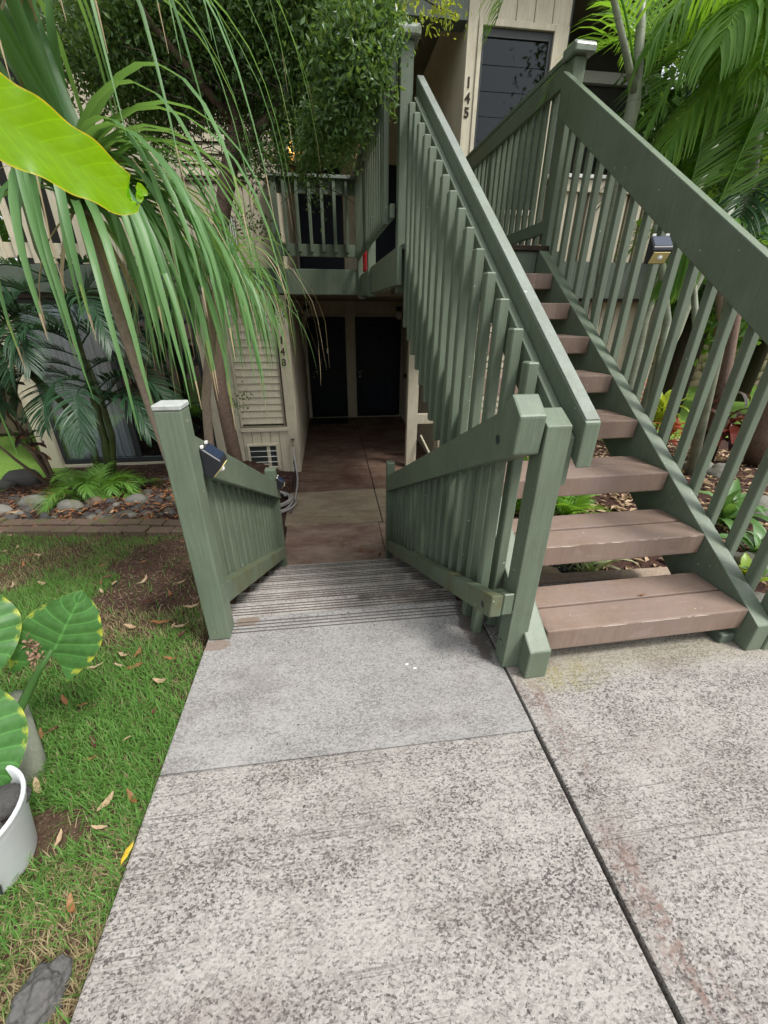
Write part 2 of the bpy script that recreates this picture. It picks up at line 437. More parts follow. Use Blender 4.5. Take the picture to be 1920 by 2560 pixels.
M['strap'] = leafmat('strap_leaf', (.064, .168, .048), (.148, .285, .102), .34, .44, gloss=.45)
M['strap_dry'] = leafmat('dry_leaf_tip', (.26, .20, .12), (.40, .33, .22), .2, .7, gloss=.1)
M['strap_yel'] = leafmat('yellow_leaf_edge', (.16, .24, .06), (.24, .30, .09), .3, .5)
M['palm'] = leafmat('palm_leaflet', (.075, .19, .020), (.18, .36, .045), .45, .36, gloss=.6)
M['palm_dark'] = leafmat('dark_palm_leaflet', (.018, .058, .026), (.038, .095, .042), .25, .42, gloss=.5)
M['palm_young'] = leafmat('young_palm_leaflet', (.09, .22, .035), (.18, .34, .07), .35, .45, gloss=.4)
M['tree_leaf'] = leafmat('small_tree_leaf', (.032, .088, .022), (.125, .22, .065), .42, .38, gloss=.6)
M['tree_leaf_y'] = leafmat('sunlit_tree_leaf', (.16, .24, .03), (.30, .36, .06), .45, .45, gloss=.3)
M['bg_leaf'] = leafmat('background_leaf', (.040, .11, .018), (.11, .22, .045), .35, .5, gloss=.3)
M['bg_leaf_b'] = leafmat('bright_background_leaf', (.13, .25, .03), (.26, .40, .07), .4, .5, gloss=.3)
M['ti_lime'] = leafmat('lime_ti_leaf', (.20, .36, .03), (.40, .50, .08), .4, .4, gloss=.5)
M['ti_red'] = leafmat('red_ti_leaf', (.30, .035, .03), (.50, .13, .08), .35, .4, gloss=.5)
M['ti_dark'] = leafmat('dark_maroon_leaf', (.018, .012, .010), (.07, .028, .020), .2, .35, gloss=.5)
M['lily'] = leafmat('broad_green_leaf', (.055, .14, .035), (.12, .24, .07), .3, .35, gloss=.5)
M['variegated'] = leafmat('striped_leaf', (.20, .30, .10), (.55, .56, .34), .3, .45)
M['grass'] = leafmat('grass_blade', (.060, .165, .030), (.155, .295, .070), .35, .55, gloss=.2)
M['grass_dry'] = leafmat('dry_grass_blade', (.22, .18, .09), (.40, .34, .21), .25, .7, gloss=.1)
M['chips'] = leafmat('mulch_chip', (.040, .022, .016), (.20, .135, .105), .05, .9, gloss=.1)
M['dead1'] = leafmat('rust_brown_dead_leaf', (.16, .07, .03), (.36, .17, .075), .12, .55, gloss=.3)
M['dead2'] = leafmat('tan_dead_leaf', (.30, .20, .12), (.48, .36, .24), .12, .65, gloss=.2)
M['dead3'] = leafmat('dark_red_dead_leaf', (.07, .028, .022), (.16, .065, .05), .1, .6, gloss=.2)
M['withered'] = leafmat('withered_copper_leaf', (.16, .09, .055), (.36, .24, .17), .1, .6, gloss=.3)
M['dead_yel'] = leafmat('yellow_dead_leaf', (.55, .36, .03), (.68, .48, .06), .25, .5, gloss=.3)

def bladeleaf(name, body, edge, trans=.45, vein=9.0, glow=1.6, e0=.84, veins=.45, blotch=.9):
    """big single leaf: v-shaped side veins, pale mid rib, yellow blotched edge (mesh attribute 'lf': u across -1..1, v along)"""
    g = G(name)
    a = g.t.nodes.new("ShaderNodeAttribute"); a.attribute_name = 'lf'
    u, v, _ = g.xyz(a.outputs['Vector'])
    au = g.math('ABSOLUTE', u)
    n = g.noise(g.mapn(a.outputs['Vector'], (3, 5, 1)), 2.0, 4, .6)
    w = g.math('SINE', g.math('MULTIPLY', g.math('SUBTRACT', v, g.math('MULTIPLY', au, .22)), vein * 6.283))
    q_ = .18 if blotch > .5 else .07
    c = g.mix(g.rng(n, .3, .7), tuple(x * (1 - q_) for x in body), tuple(x * (1 + q_) for x in body))
    c = g.mix(g.rng(w, .86, 1.0, 0, veins), c, tuple(min(1, x * 1.9) for x in body))
    e = g.math('ADD', au, g.math('MULTIPLY', g.math('SUBTRACT', n, .5), blotch))
    e = g.math('ADD', e, g.math('MULTIPLY', w, .10 * blotch))
    c = g.mix(g.rng(e, e0, e0 + (.18 if blotch > .5 else .05)), c, edge)
    c = g.mix(g.rng(au, .015, .045, .55 if blotch > .5 else .0, 0), c, tuple(min(1, x * 2.1) for x in body))
    b = g.princ(c, .38, g.bump(g.math('MULTIPLY', w, -1), .25 if blotch > .5 else .05, .004), .5)
    tr = g.t.nodes.new("ShaderNodeBsdfTranslucent")
    hv = g.t.nodes.new("ShaderNodeMix"); hv.data_type = 'RGBA'; hv.blend_type = 'MULTIPLY'; hv.inputs[0].default_value = 1
    g.t.links.new(c, hv.inputs[6]); hv.inputs[7].default_value = (glow * 1.25, glow, glow * .3, 1)
    g.t.links.new(hv.outputs[2], tr.inputs[0])
    mx = g.t.nodes.new("ShaderNodeMixShader"); mx.inputs[0].default_value = trans
    g.t.links.new(b, mx.inputs[1]); g.t.links.new(tr.outputs[0], mx.inputs[2])
    return g.done(mx.outputs[0])
M['crinum'] = bladeleaf('backlit_lily_leaf', (.20, .42, .010), (.55, .50, .05), .66, 9.0, 2.4, .94, .14, .06)
M['taro'] = bladeleaf('elephant_ear_leaf', (.065, .18, .045), (.48, .50, .06), .3, 6.5, 1.7, .93, .6, .8)

def stonemat(name, a, b, sc=6, rough=.85, moss=0.0):
    g = G(name); r = g.objrand(); n = g.noise(g.obj, sc * 3, 5, .7); n2 = g.noise(g.pos, 90, 3, .6)
    c = g.mix(g.math('ADD', g.math('MULTIPLY', r, .6), g.math('MULTIPLY', n, .4)), a, b)
    c = g.mix(g.rng(n2, .5, .75, 0, .5), c, tuple(v * .4 for v in a))
    if moss: c = g.mix(g.rng(g.noise(g.pos, 9, 4, .7), .5, .66, 0, moss), c, (.10, .11, .035))
    return g.done(g.princ(c, rough, g.bump(n2, .5, .01), .35))
M['stone'] = stonemat('river_rock', (.035, .035, .036), (.095, .088, .08), moss=.5)
M['stone_pale'] = stonemat('pale_rock', (.12, .118, .105), (.21, .20, .175), moss=.55)
M['stone_dark'] = stonemat('dark_boulder', (.035, .035, .035), (.09, .085, .08))
M['lava'] = stonemat('lava_rock', (.08, .078, .075), (.16, .155, .148), 10)
M['pebble'] = stonemat('black_pebble', (.008, .009, .011), (.028, .03, .034), rough=.32)
M['wallstone'] = stonemat('tan_wall_stone', (.26, .20, .125), (.46, .385, .27))
M['mortar'] = simple('wall_mortar', (.16, .125, .085), .95, .3, 30)
M['brick'] = stonemat('old_brick', (.115, .08, .058), (.18, .125, .095), moss=1.0)
M['potplastic'] = simple('white_plastic_pot', (.66, .68, .70), .45, .07, 20, .5)
M['potsoil'] = simple('pot_soil', (.035, .024, .018), .95, .5, 60, bump=.8)

# ground: soil under grass, bare red-brown dirt, mulch
g = G('soil'); p = g.pos; x, y, z = g.xyz(p)
n1 = g.noise(p, 3.0, 5, .65); n2 = g.noise(p, 55, 4, .7); n3 = g.noise(p, 190, 2, .6)
c = g.mix(g.rng(n2, .35, .7), (.055, .030, .022), (.12, .070, .052))
c = g.mix(g.rng(n3, .62, .72, 0, .7), c, (.36, .27, .20))
gr = g.math('MULTIPLY', g.rng(n1, .50, .66), .4)
c = g.mix(gr, c, (.055, .085, .025))
M['soil'] = g.done(g.princ(c, .95, g.bump(n2, .8, .02), .15))
g = G('far_lawn'); n = g.noise(g.pos, 40, 4, .7)
M['lawn_far'] = g.done(g.princ(g.mix(g.rng(n, .3, .7), (.10, .20, .035), (.22, .36, .075)), .9, g.bump(n, .8, .03), .1))
g = G('mulch'); n = g.noise(g.pos, 60, 5, .75); n2 = g.noise(g.mapn(g.pos, (30, 90, 50)), 1, 3)
M['mulch'] = g.done(g.princ(g.mix(g.rng(n, .35, .68), (.022, .012, .010), (.105, .055, .042)), .95, g.bump(n2, 1.0, .02), .15))

# glass
def glassmat(name, tint, rough=.03, refl=.06, ior=1.55):
    g = G(name)
    gl = g.t.nodes.new("ShaderNodeBsdfGlossy"); gl.inputs['Roughness'].default_value = rough; gl.inputs[0].default_value = (.9, .95, 1, 1)
    tr = g.t.nodes.new("ShaderNodeBsdfTransparent"); tr.inputs[0].default_value = (*tint, 1)
    fr = g.t.nodes.new("ShaderNodeFresnel"); fr.inputs[0].default_value = ior
    k = g.rng(fr.outputs[0], 0, 1, refl, 1)
    mx = g.t.nodes.new("ShaderNodeMixShader"); g.t.links.new(k, mx.inputs[0])
    g.t.links.new(tr.outputs[0], mx.inputs[1]); g.t.links.new(gl.outputs[0], mx.inputs[2])
    return g.done(mx.outputs[0])
M['glass'] = glassmat('window_glass', (.92, .95, .95))
M['glass_mid'] = glassmat('reflective_window_glass', (.55, .6, .6), .03, .16)
M['glass_dark'] = glassmat('dark_window_glass', (.20, .23, .22), .04, .0, 1.42)
M['solar'] = simple('solar_panel', (.02, .03, .06), .12, .2, 200, .7)
M['led'] = simple('led_strip', (.62, .52, .22), .4, .2, 200)
M['pir'] = simple('white_lens', (.75, .75, .72), .3, .02)
g = G('curtain'); w = g.wave(g.mapn(g.pos, (1, 0, 0)), 5.0, 1.5, 2)
M['curtain'] = g.done(g.princ(g.mix(w, (.74, .77, .79), (.84, .86, .87)), .9, g.bump(w, .6, .03), .1))
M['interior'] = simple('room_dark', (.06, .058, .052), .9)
g = G('lamp_glow'); em = g.t.nodes.new("ShaderNodeEmission"); em.inputs[0].default_value = (1, .55, .15, 1); em.inputs[1].default_value = 3
M['lampglow'] = g.done(em.outputs[0])
M['globe'] = simple('white_glass_globe', (.60, .60, .54), .25, .05)

# ------------------------------------------------------------------ terrain
def sstep(a, b, t):
    t = min(1, max(0, (t - a) / (b - a))); return t * t * (3 - 2 * t)
def zL(x, y):
    z = -.035 + (-.52 + .035) * sstep(1.0, 3.7, y) - .33 * sstep(3.7, 6.4, y)
    k = sstep(-1.35, -.75, x) * sstep(3.7, 4.6, y)
    return z * (1 - k) - 1.05 * k
def zM(x, y):
    if y < 1.45: return -.22
    return max(-1.2, -.42 - .51 * (y - 1.45))
def zR(x, y):
    z = -.13 - .42 * sstep(1.7, 6.5, y)
    k = sstep(2.0, 1.3, x) * sstep(3.0, 4.6, y)
    return z * (1 - k) - 1.2 * k
def ground_z(x, y):
    if x < -.59 or (x < -.55 and y <= 1.45): base = zL(x, y)
    elif x > .62 and y > 1.6: base = zR(x, y)
    elif y < 1.5 or x > .62: base = -.2
    else: base = zM(x, y)
    if -.66 < x < -.59 and y > 1.45: base = base * (-.59 - x) / .07 + zM(x, y) * (1 - (-.59 - x) / .07)
    if y > 6.2 and -4.4 < x < 5.3: base = min(base, -1.2) if y > 6.45 else base
    return base + (.018 * mnoise.noise(Vector((x * 2.3, y * 2.3, 0))) + .007 * mnoise.noise(Vector((x * 9, y * 9, 3))) if (x < -.66 or x > .7) else 0)
xs = np.unique(np.round(np.concatenate([np.linspace(-60, -6, 14), np.linspace(-6, -3, 16), np.arange(-3, 3.01, .05), [-.55, -.59, -.66, .62], np.linspace(3, 8, 30), np.linspace(8, 60, 14)]), 3))
ys = np.unique(np.round(np.concatenate([np.linspace(-40, -2, 10), np.linspace(-2, 0, 10), np.arange(0, 6.6, .05), np.linspace(6.6, 12, 18), np.linspace(12, 80, 12)]), 3))
V = np.array([(x, y, ground_z(x, y)) for y in ys for x in xs])
nx = len(xs); ii = np.arange(nx - 1); F = []
for j in range(len(ys) - 1):
    a = j * nx + ii; F.append(np.stack([a, a + 1, a + 1 + nx, a + nx], 1))
F = np.concatenate(F)
gmat = np.zeros(len(F), dtype=np.int32)
cen = V[F].mean(1)
gmat[(cen[:, 0] > .6) & (cen[:, 1] > 1.5) & (cen[:, 1] < 7.2)] = 1
gmat[(cen[:, 0] < -.55) & (cen[:, 1] > 3.62) & (cen[:, 0] > -4.0)] = 1
gmat[(cen[:, 1] > 7.2) | (cen[:, 0] < -4.0) & (cen[:, 1] > 4.2) | (cen[:, 0] > 4.2) & (cen[:, 1] > 5.6)] = 2
ground = raw('ground', V, F, [M['soil'], M['mulch'], M['lawn_far']])
ground.data.polygons.foreach_set('material_index', gmat)
tag(ground, kind='structure')

# ------------------------------------------------------------------ concrete path, steps, lower walkway
path = tag(empty('path'), kind='structure')
b = MB(); b.box(-.596, .638, -2.5, .8365, -.12, 0, .008, seg=2); b.build('slab', M['slab_rough'], path)
def grooved(mb, x0, x1, y0, y1, z, h, n=4):
    """tread with grooves near its front edge (the edge at y1)"""
    pts = [(y0, z - h), (y0, z)]
    for k in range(n):
        gy = y1 - .105 + k * .022
        pts += [(gy - .004, z), (gy - .003, z - .006), (gy + .003, z - .006), (gy + .004, z)]
    pts += [(y1 - .008, z), (y1 - .002, z - .003), (y1, z - .010), (y1, z - h)]
    mb.prism('x', pts, x0, x1)
    mb.bm.faces.ensure_lookup_table()
    for f in mb.bm.faces:
        c = f.calc_center_median()
        if abs(c.z - (z - .006)) < .0008 and abs(f.normal.z) > .5 or (abs(c.z - (z - .003)) < .0006 and y1 - .13 < c.y < y1 - .02): f.material_index = 1
b = MB(); grooved(b, -.594, .640, .838, 1.553, -.002, .20); b.build('slab', [M['slab_smooth'], M['groove_dirt']], path)
b = MB(); b.prism('z', [(.650, -2.5), (4.5, -2.5), (4.5, 1.22), (2.05, 1.30), (1.9, 1.60), (.650, 1.64)], -.12, .003, .008, seg=2); b.build('slab', M['slab_rough'], path)
steps = tag(empty('concrete_steps'), kind='structure')
RISE, RUN, N0 = .152, .300, 1.553
for k in range(1, 7):
    b = MB(); grooved(b, -.645, .640, N0 + RUN * (k - 1) + .001, N0 + RUN * k, -RISE * k, .34)
    b.build('step', [M['step'], M['groove_dirt']], steps)
FZ = -RISE * 7
lw = tag(empty('lower_walkway'), kind='structure')
def slab(x0, x1, y0, y1, m, dz=0): 
    q = MB(); q.box(x0, x1, y0, y1, FZ - .12, FZ + dz, .006, seg=1); return q.build('slab', M[m], lw)
slab(-.62, .50, 3.354, 4.42, 'floor_out'); slab(.506, 1.35, 3.354, 4.42, 'floor_out', -.01)
slab(-.66, .552, 4.436, 5.448, 'floor_beige', .004); slab(.564, 1.7, 4.436, 5.448, 'floor_beige', .003)
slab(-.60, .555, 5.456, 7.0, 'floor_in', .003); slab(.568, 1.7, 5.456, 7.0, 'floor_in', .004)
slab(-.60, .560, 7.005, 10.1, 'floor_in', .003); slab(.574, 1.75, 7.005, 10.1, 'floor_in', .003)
b = MB(); b.box(-.64, 1.7, 3.36, 10.1, FZ - .14, FZ - .012); b.build('joint_filler', M['joint'], lw)

# ------------------------------------------------------------------ building
FY = 6.30
B = tag(empty('apartment_building', (0, FY, FZ)), 'cream two storey apartment building with green fascia and dark breezeway', 'building')
BO = Vector((0, -FY, -FZ))
def bp_(name, mb, mat): 
    o = mb.build(name, M[mat] if isinstance(mat, str) else mat, B); o.location = BO; return o
def sub(name, mb, mat, parent):
    return mb.build(name, M[mat] if isinstance(mat, str) else mat, parent)
def bbox(name, x0, x1, y0, y1, z0, z1, mat, bev=.004): 
    return bp_(name, MB().box(x0, x1, y0, y1, z0, z1, bev), mat)
def boards(x0, x1, z0, z1, y, w=.20, mat='cream', gap=.008):
    """vertical grooved siding"""
    bbox('wall', x0, x1, y + .012, y + .09, z0, z1, 'cream_groove', 0)
    n = max(1, round((x1 - x0) / w)); w = (x1 - x0) / n
    for i in range(n):
        bp_('siding_board', MB().box(x0 + i * w + gap / 2, x0 + (i + 1) * w - gap / 2, y, y + .011, z0, z1, .003), mat)
def louvers(x0, x1, z0, z1, y, pitch=.102):
    n = round((z1 - z0) / pitch); h = (z1 - z0) / n
    bbox('wall', x0 - .02, x1 + .02, y + .05, y + .1, z0, z1, 'cream_groove', 0)
    for i in range(n):
        z = z0 + i * h
        bp_('slat', MB().prism('x', [(y - .004, z + .009), (y + .012, z + h + .002), (y + .024, z + h + .002), (y + .008, z + .009)], x0, x1, 0), 'cream')
    bbox('louver_frame', x0 - .028, x0 - .001, y - .02, y + .06, z0 - .02, z1 + .02, 'cream')
    bbox('louver_frame', x1 + .001, x1 + .022, y - .02, y + .06, z0 - .02, z1 + .02, 'cream_groove')
    bbox('louver_frame', x0 - .028, x1 + .022, y - .021, y + .06, z0 - .045, z0 - .021, 'cream_groove')
# --- lower left unit
bbox('column', -4.30, -4.07, FY, FY + .2, -1.25, 1.47, 'cream_tex')
bbox('corner_board', -.705, -.55, FY - .012, FY + .10, -1.07, 1.485, 'cream_tex')
bbox('wall', -.62, -.552, FY + .10, 10.02, -1.07, 1.47, 'cream_tex')
boards(-1.80, -1.39, -1.07, 1.485, FY)
louvers(-1.36, -.745, -.27, 1.42, FY)
bbox('wall', -1.39, -.70, FY + .012, FY + .1, 1.42, 1.485, 'cream', 0)
bbox('sill', -1.40, -.700, FY - .035, FY + .05, -.375, -.318, 'cream')
boards(-1.39, -.70, -1.07, -.375, FY, .145)
# vent / air conditioner box with wire grille
ac = bp_('window_unit', MB().box(-1.34, -.875, FY - .035, FY + .02, -.975, -.945, .003).box(-1.34, -.875, FY - .035, FY + .02, -.605, -.575, .003)
         .box(-1.34, -1.31, FY - .035, FY + .02, -.944, -.606, .003).box(-.905, -.875, FY - .035, FY + .02, -.944, -.606, .003), 'cream')
sub('panel', MB().box(-1.31, -.905, FY - .004, FY - .001, -.944, -.606, 0), 'darkpaint', ac)
sub('slider', MB().box(-1.05, -1.00, FY - .010, FY - .005, -.944, -.606, .002).box(-1.31, -1.05, FY - .010, FY - .005, -.925, -.90, .001), 'cream', ac)
for k in range(3):
    sub('grille_bar', MB().tube([(-1.335, FY - .03, -.865 + k * .09), (-.88, FY - .03, -.865 + k * .09)], .006, 6), 'white', ac)
# rotten hole in the siding under the tap
bp_('rot_hole', MB().prism('y', [(-.665, -.90), (-.650, -.84), (-.640, -.80), (-.630, -.83), (-.634, -.90), (-.640, -.96), (-.628, -1.03), (-.60, -1.066), (-.66, -1.066), (-.652, -1.0)], FY - .0145, FY - .0125), 'joint')
# big sliding window behind the palms
wn = bp_('window', MB().box(-4.07, -1.80, FY + .06, FY + .12, 1.36, 1.42, .004).box(-4.07, -1.80, FY + .06, FY + .12, -.82, -.74, .004)
         .box(-4.07, -4.01, FY + .06, FY + .12, -.739, 1.359, .004).box(-3.02, -2.95, FY + .06, FY + .12, -.739, 1.359, .004).box(-1.86, -1.80, FY + .06, FY + .12, -.739, 1.359, .004), 'darkpaint')
sub('pane', MB().box(-4.01, -3.02, FY + .065, FY + .071, -.739, 1.359), 'glass', wn)
sub('pane', MB().box(-2.95, -1.86, FY + .085, FY + .091, -.739, 1.359), 'glass_mid', wn)
cm = MB(); n = 46
for i in range(n):
    xa = -4.0 + i * .0205; 
    cm.obox((xa, FY + .125 + .014 * math.sin(i * 1.3), -.74), (xa, FY + .125 + .014 * math.sin(i * 1.3), 1.36), .022, .012, (0, 1, 0))
bp_('curtain', cm, 'curtain')
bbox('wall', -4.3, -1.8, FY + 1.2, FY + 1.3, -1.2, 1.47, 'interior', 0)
bbox('wall', -4.07, -1.80, FY + .02, FY + .14, -1.2, -.82, 'cream_tex', 0)
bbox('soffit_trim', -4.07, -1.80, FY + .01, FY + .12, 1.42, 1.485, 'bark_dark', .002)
# --- deck slab between the storeys, fascias
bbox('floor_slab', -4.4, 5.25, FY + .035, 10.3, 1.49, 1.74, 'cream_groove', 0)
bbox('fascia', -4.45, -.635, FY - .03, FY + .03, 1.487, 1.79, 'green_dull')
bbox('fascia', 1.76, 5.30, FY - .03, FY + .03, 1.475, 1.93, 'green_dull')
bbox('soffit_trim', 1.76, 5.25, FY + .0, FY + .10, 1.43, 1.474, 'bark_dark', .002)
# --- upper left
boards(-2.90, -1.62, 1.79, 4.6, FY)
bbox('wall', -1.62, -.72, FY + .012, FY + .1, 1.79, 2.68, 'cream', 0)
boards(-1.62, -.72, 1.79, 2.66, FY - .001, .20)
louvers(-1.58, -.90, 2.72, 4.4, FY, .105)
bbox('corner_board', -.865, -.55, FY - .012, FY + .10, 1.79, 4.6, 'cream_tex')
bbox('wall', -.62, -.552, FY + .10, 10.02, 1.75, 4.6, 'cream_tex')
vg = bp_('vent', MB().box(-1.30, -1.06, FY - .03, FY - .003, 2.02, 2.34, .003), 'cream_groove')
for k in range(9): sub('grille_bar', MB().box(-1.29 + k * .0245, -1.278 + k * .0245, FY - .040, FY - .031, 2.03, 2.33), 'white', vg)
for i in range(8):
    bbox('baluster', -4.28 + i * .185, -4.21 + i * .185, FY + .0, FY + .04, 1.80, 2.83, 'cream')
bbox('rail', -4.4, -2.9, FY + .041, FY + .08, 1.86, 2.02, 'cream'); bbox('rail', -4.4, -2.9, FY - .02, FY + .1, 2.84, 2.90, 'cream')
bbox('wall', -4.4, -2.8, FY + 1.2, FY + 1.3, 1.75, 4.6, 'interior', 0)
# --- breezeway back wall, lower
BY = 10.0
bbox('wall', -.62, 1.80, BY + .02, BY + .15, -1.07, 1.49, 'cream_tex', 0)
bbox('trim', .395, .615, BY - .02, BY + .019, -1.06, 1.49, 'cream'); bbox('trim', -.552, 1.70, BY - .012, BY + .019, 1.19, 1.235, 'cream_tex')
bbox('door_frame', -.545, -.475, BY - .02, BY + .019, -1.06, 1.19, 'cream'); bbox('threshold', -.475, 1.70, BY - .06, BY + .018, FZ + .004, FZ + .02, 'cream')
def door(x0, x1, bars, mat, hx):
    d = bp_('door', MB().box(x0, x1, BY - .012, BY + .018, FZ + .022, 1.17, .004), mat)
    f = MB(); t = .07; y0, y1 = BY - .045, BY - .014
    f.box(x0, x0 + t, y0, y1, FZ + .03, 1.165, .004).box(x1 - t, x1, y0, y1, FZ + .03, 1.165, .004).box(x0 + t, x1 - t, y0, y1, 1.09, 1.165, .004)
    f.box(x0 + t, x1 - t, y0, y1, FZ + .03, FZ + .14, .004).box(x0 + t, x1 - t, y0, y1, -.12, .05, .004)
    sub('security_frame', f, 'blackmetal', d)
    n = 5
    for k in range(n):
        xx = x0 + t + (x1 - x0 - 2 * t) * (k + .5) / n
        s = 1 - abs(k - 2) / 2.6
        sub('bar', MB().box(xx - .008, xx + .008, y0 + .006, y1 - .004, .05, .82 + .2 * s), 'blackmetal', d)
        sub('bar', MB().box(xx - .008, xx + .008, y0 + .006, y1 - .004, FZ + .20 + .1 * (1 - s), -.12), 'blackmetal', d)
    xm = (x0 + x1) / 2; w = (x1 - x0) / 2 - t
    arc = [(xm + w * math.cos(a), BY - .03, .80 + .22 * math.sin(a)) for a in np.linspace(0, math.pi, 13)]
    sub('arch', MB().tube(arc, .012, 6), 'blackmetal', d)
    arc = [(xm + w * math.cos(a), BY - .03, FZ + .34 - .14 * math.sin(a)) for a in np.linspace(0, math.pi, 13)]
    sub('arch', MB().tube(arc, .010, 6), 'blackmetal', d)
    sub('handle', MB().tube([(hx, BY - .06, .03), (hx + .10, BY - .075, .03)], .011, 8).lathe([(.02, 0), (.03, .006), (.03, .03), (.0, .035)], (hx, BY - .075, -.02)), 'brass', d)
    sub('deadbolt', MB().blob((hx, BY - .05, -.10), (.03, .02, .03), 2, 0), 'brass', d)
    return d
d1 = door(-.470, .390, 5, 'doorblue', -.38)
sub('peephole', MB().box(-.05, -.01, BY - .05, BY - .045, .42, .52, .002), 'steel', d1)
door(.62, 1.66, 5, 'doorblue', .70)
def globe(x, z, lit=False, y=BY):
    o = bp_('wall_lamp', MB().box(x - .06, x + .06, y - .05, y + .019, z + .09, z + .17, .006).tube([(x, y - .10, z + .14), (x, y - .10, z + .07)], .03, 10), 'darkpaint')
    sub('lamp_shade', MB().blob((x, y - .10, z), (.088, .088, .088), 3, 0), 'lampglow' if lit else 'globe', o)
globe(-.435, 1.13 + .10); globe(1.60, 1.13 + .08)
# right side of the breezeway
bbox('wall', 1.70, 1.80, FY + .10, 10.02, -1.07, 1.49, 'cream_tex')
cd = bbox('closet_door', 1.665, 1.699, 8.0, 9.2, FZ + .03, 1.1, 'cream')
sub('knob', MB().blob((1.63, 9.05, .03), (.045, .045, .05), 2, 0), 'darkpaint', cd)
bbox('trim', 1.68, 1.699, 9.21, 9.30, FZ + .01, 1.2, 'cream'); bbox('trim', 1.68, 1.699, 7.90, 7.99, FZ + .01, 1.2, 'cream')
# post and short beam under the bridge
bbox('post', 1.18, 1.345, FY - .02, FY + .10, FZ + .004, 1.47, 'cream')
bbox('beam', 1.346, 1.705, FY - .015, FY + .06, -.325, -.17, 'cream')
bp_('pipe', MB().tube([(1.40, FY - .06, -.50), (1.60, FY - .55, -.95)], .018, 8), 'cream')
# --- lower right unit
bbox('corner_board', 1.706, 1.88, FY - .012, FY + .10, -1.07, 1.48, 'cream')
louvers(1.92, 2.76, -.30, 1.42, FY, .102)
boards(1.88, 2.78, -1.07, -.345, FY, .15)
bbox('sill', 1.88, 2.80, FY - .035, FY + .05, -.40, -.346, 'cream')
bbox('corner_board', 2.79, 2.96, FY - .012, FY + .10, -1.07, 1.48, 'cream')
boards(2.96, 5.2, -1.2, 1.45, FY + .30, .22)
bbox('column', 5.0, 5.2, FY + .02, FY + .22, -1.2, 1.43, 'cream_tex')
# --- upper right unit : window by the house number
bbox('corner_board', 1.735, 1.855, FY - .012, FY + .10, 1.94, 4.7, 'cream')
bbox('wall', 1.736, 1.80, FY + .10, 10.02, 1.75, 4.7, 'cream_tex')
boards(1.856, 2.935, 4.225, 4.9, FY, .235)
bbox('corner_board', 2.815, 2.935, FY - .012, FY + .10, 1.94, 4.224, 'cream')
bbox('wall', 1.856, 2.814, FY + .0, FY + .1, 1.94, 2.44, 'cream', 0)
wf = bp_('window', MB().box(1.857, 1.905, FY - .03, FY + .05, 2.44, 4.222, .004).box(2.755, 2.812, FY - .03, FY + .05, 2.44, 4.222, .004)
         .box(1.906, 2.754, FY - .03, FY + .05, 4.165, 4.222, .004).box(1.906, 2.754, FY - .04, FY + .05, 2.44, 2.50, .004), 'cream')
sub('inner_frame', MB().box(1.906, 1.938, FY - .0, FY + .05, 2.501, 4.164, .002).box(2.71, 2.754, FY - .0, FY + .05, 2.501, 4.164, .002).box(1.939, 2.709, FY, FY + .05, 4.09, 4.164, .002), 'darkpaint', wf)
for k in range(7):
    z = 2.51 + k * .226
    sub('louver_pane', MB().prism('x', [(FY + .010, z), (FY + .018, z + .232), (FY + .024, z + .232), (FY + .016, z)], 1.94, 2.708), 'glass_dark', wf)
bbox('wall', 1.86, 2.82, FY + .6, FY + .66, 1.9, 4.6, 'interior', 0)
bbox('blind', 1.94, 2.71, FY + .28, FY + .30, 2.5, 2.72, 'white', 0)
bbox('header_beam', -.55, 1.734, FY + .0, FY + .22, 4.20, 4.75, 'green_dull')
# recessed entrance to the right
bbox('wall', 2.936, 3.0, FY + .1, 7.8, 1.94, 4.9, 'darkpaint', 0)
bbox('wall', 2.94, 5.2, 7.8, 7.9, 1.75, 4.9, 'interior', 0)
bbox('trim', 3.76, 3.84, 7.72, 7.79, 1.75, 4.33, 'white'); bbox('trim', 3.76, 5.0, 7.71, 7.79, 4.331, 4.46, 'white'); bbox('trim', 4.9, 5.0, 7.72, 7.79, 1.75, 4.33, 'white')
bbox('rail', 2.96, 5.25, FY - .05, FY + .10, 2.86, 2.90, 'white'); bbox('rail', 2.96, 5.25, FY - .02, FY + .02, 2.72, 2.855, 'cream')
for i in range(19):
    bbox('baluster', 2.98 + i * .12, 3.05 + i * .12, FY + .021, FY + .06, 1.94, 2.855, 'cream')
bbox('wall', 2.96, 5.25, FY + .065, FY + .10, 1.94, 2.80, 'cream_groove', 0)
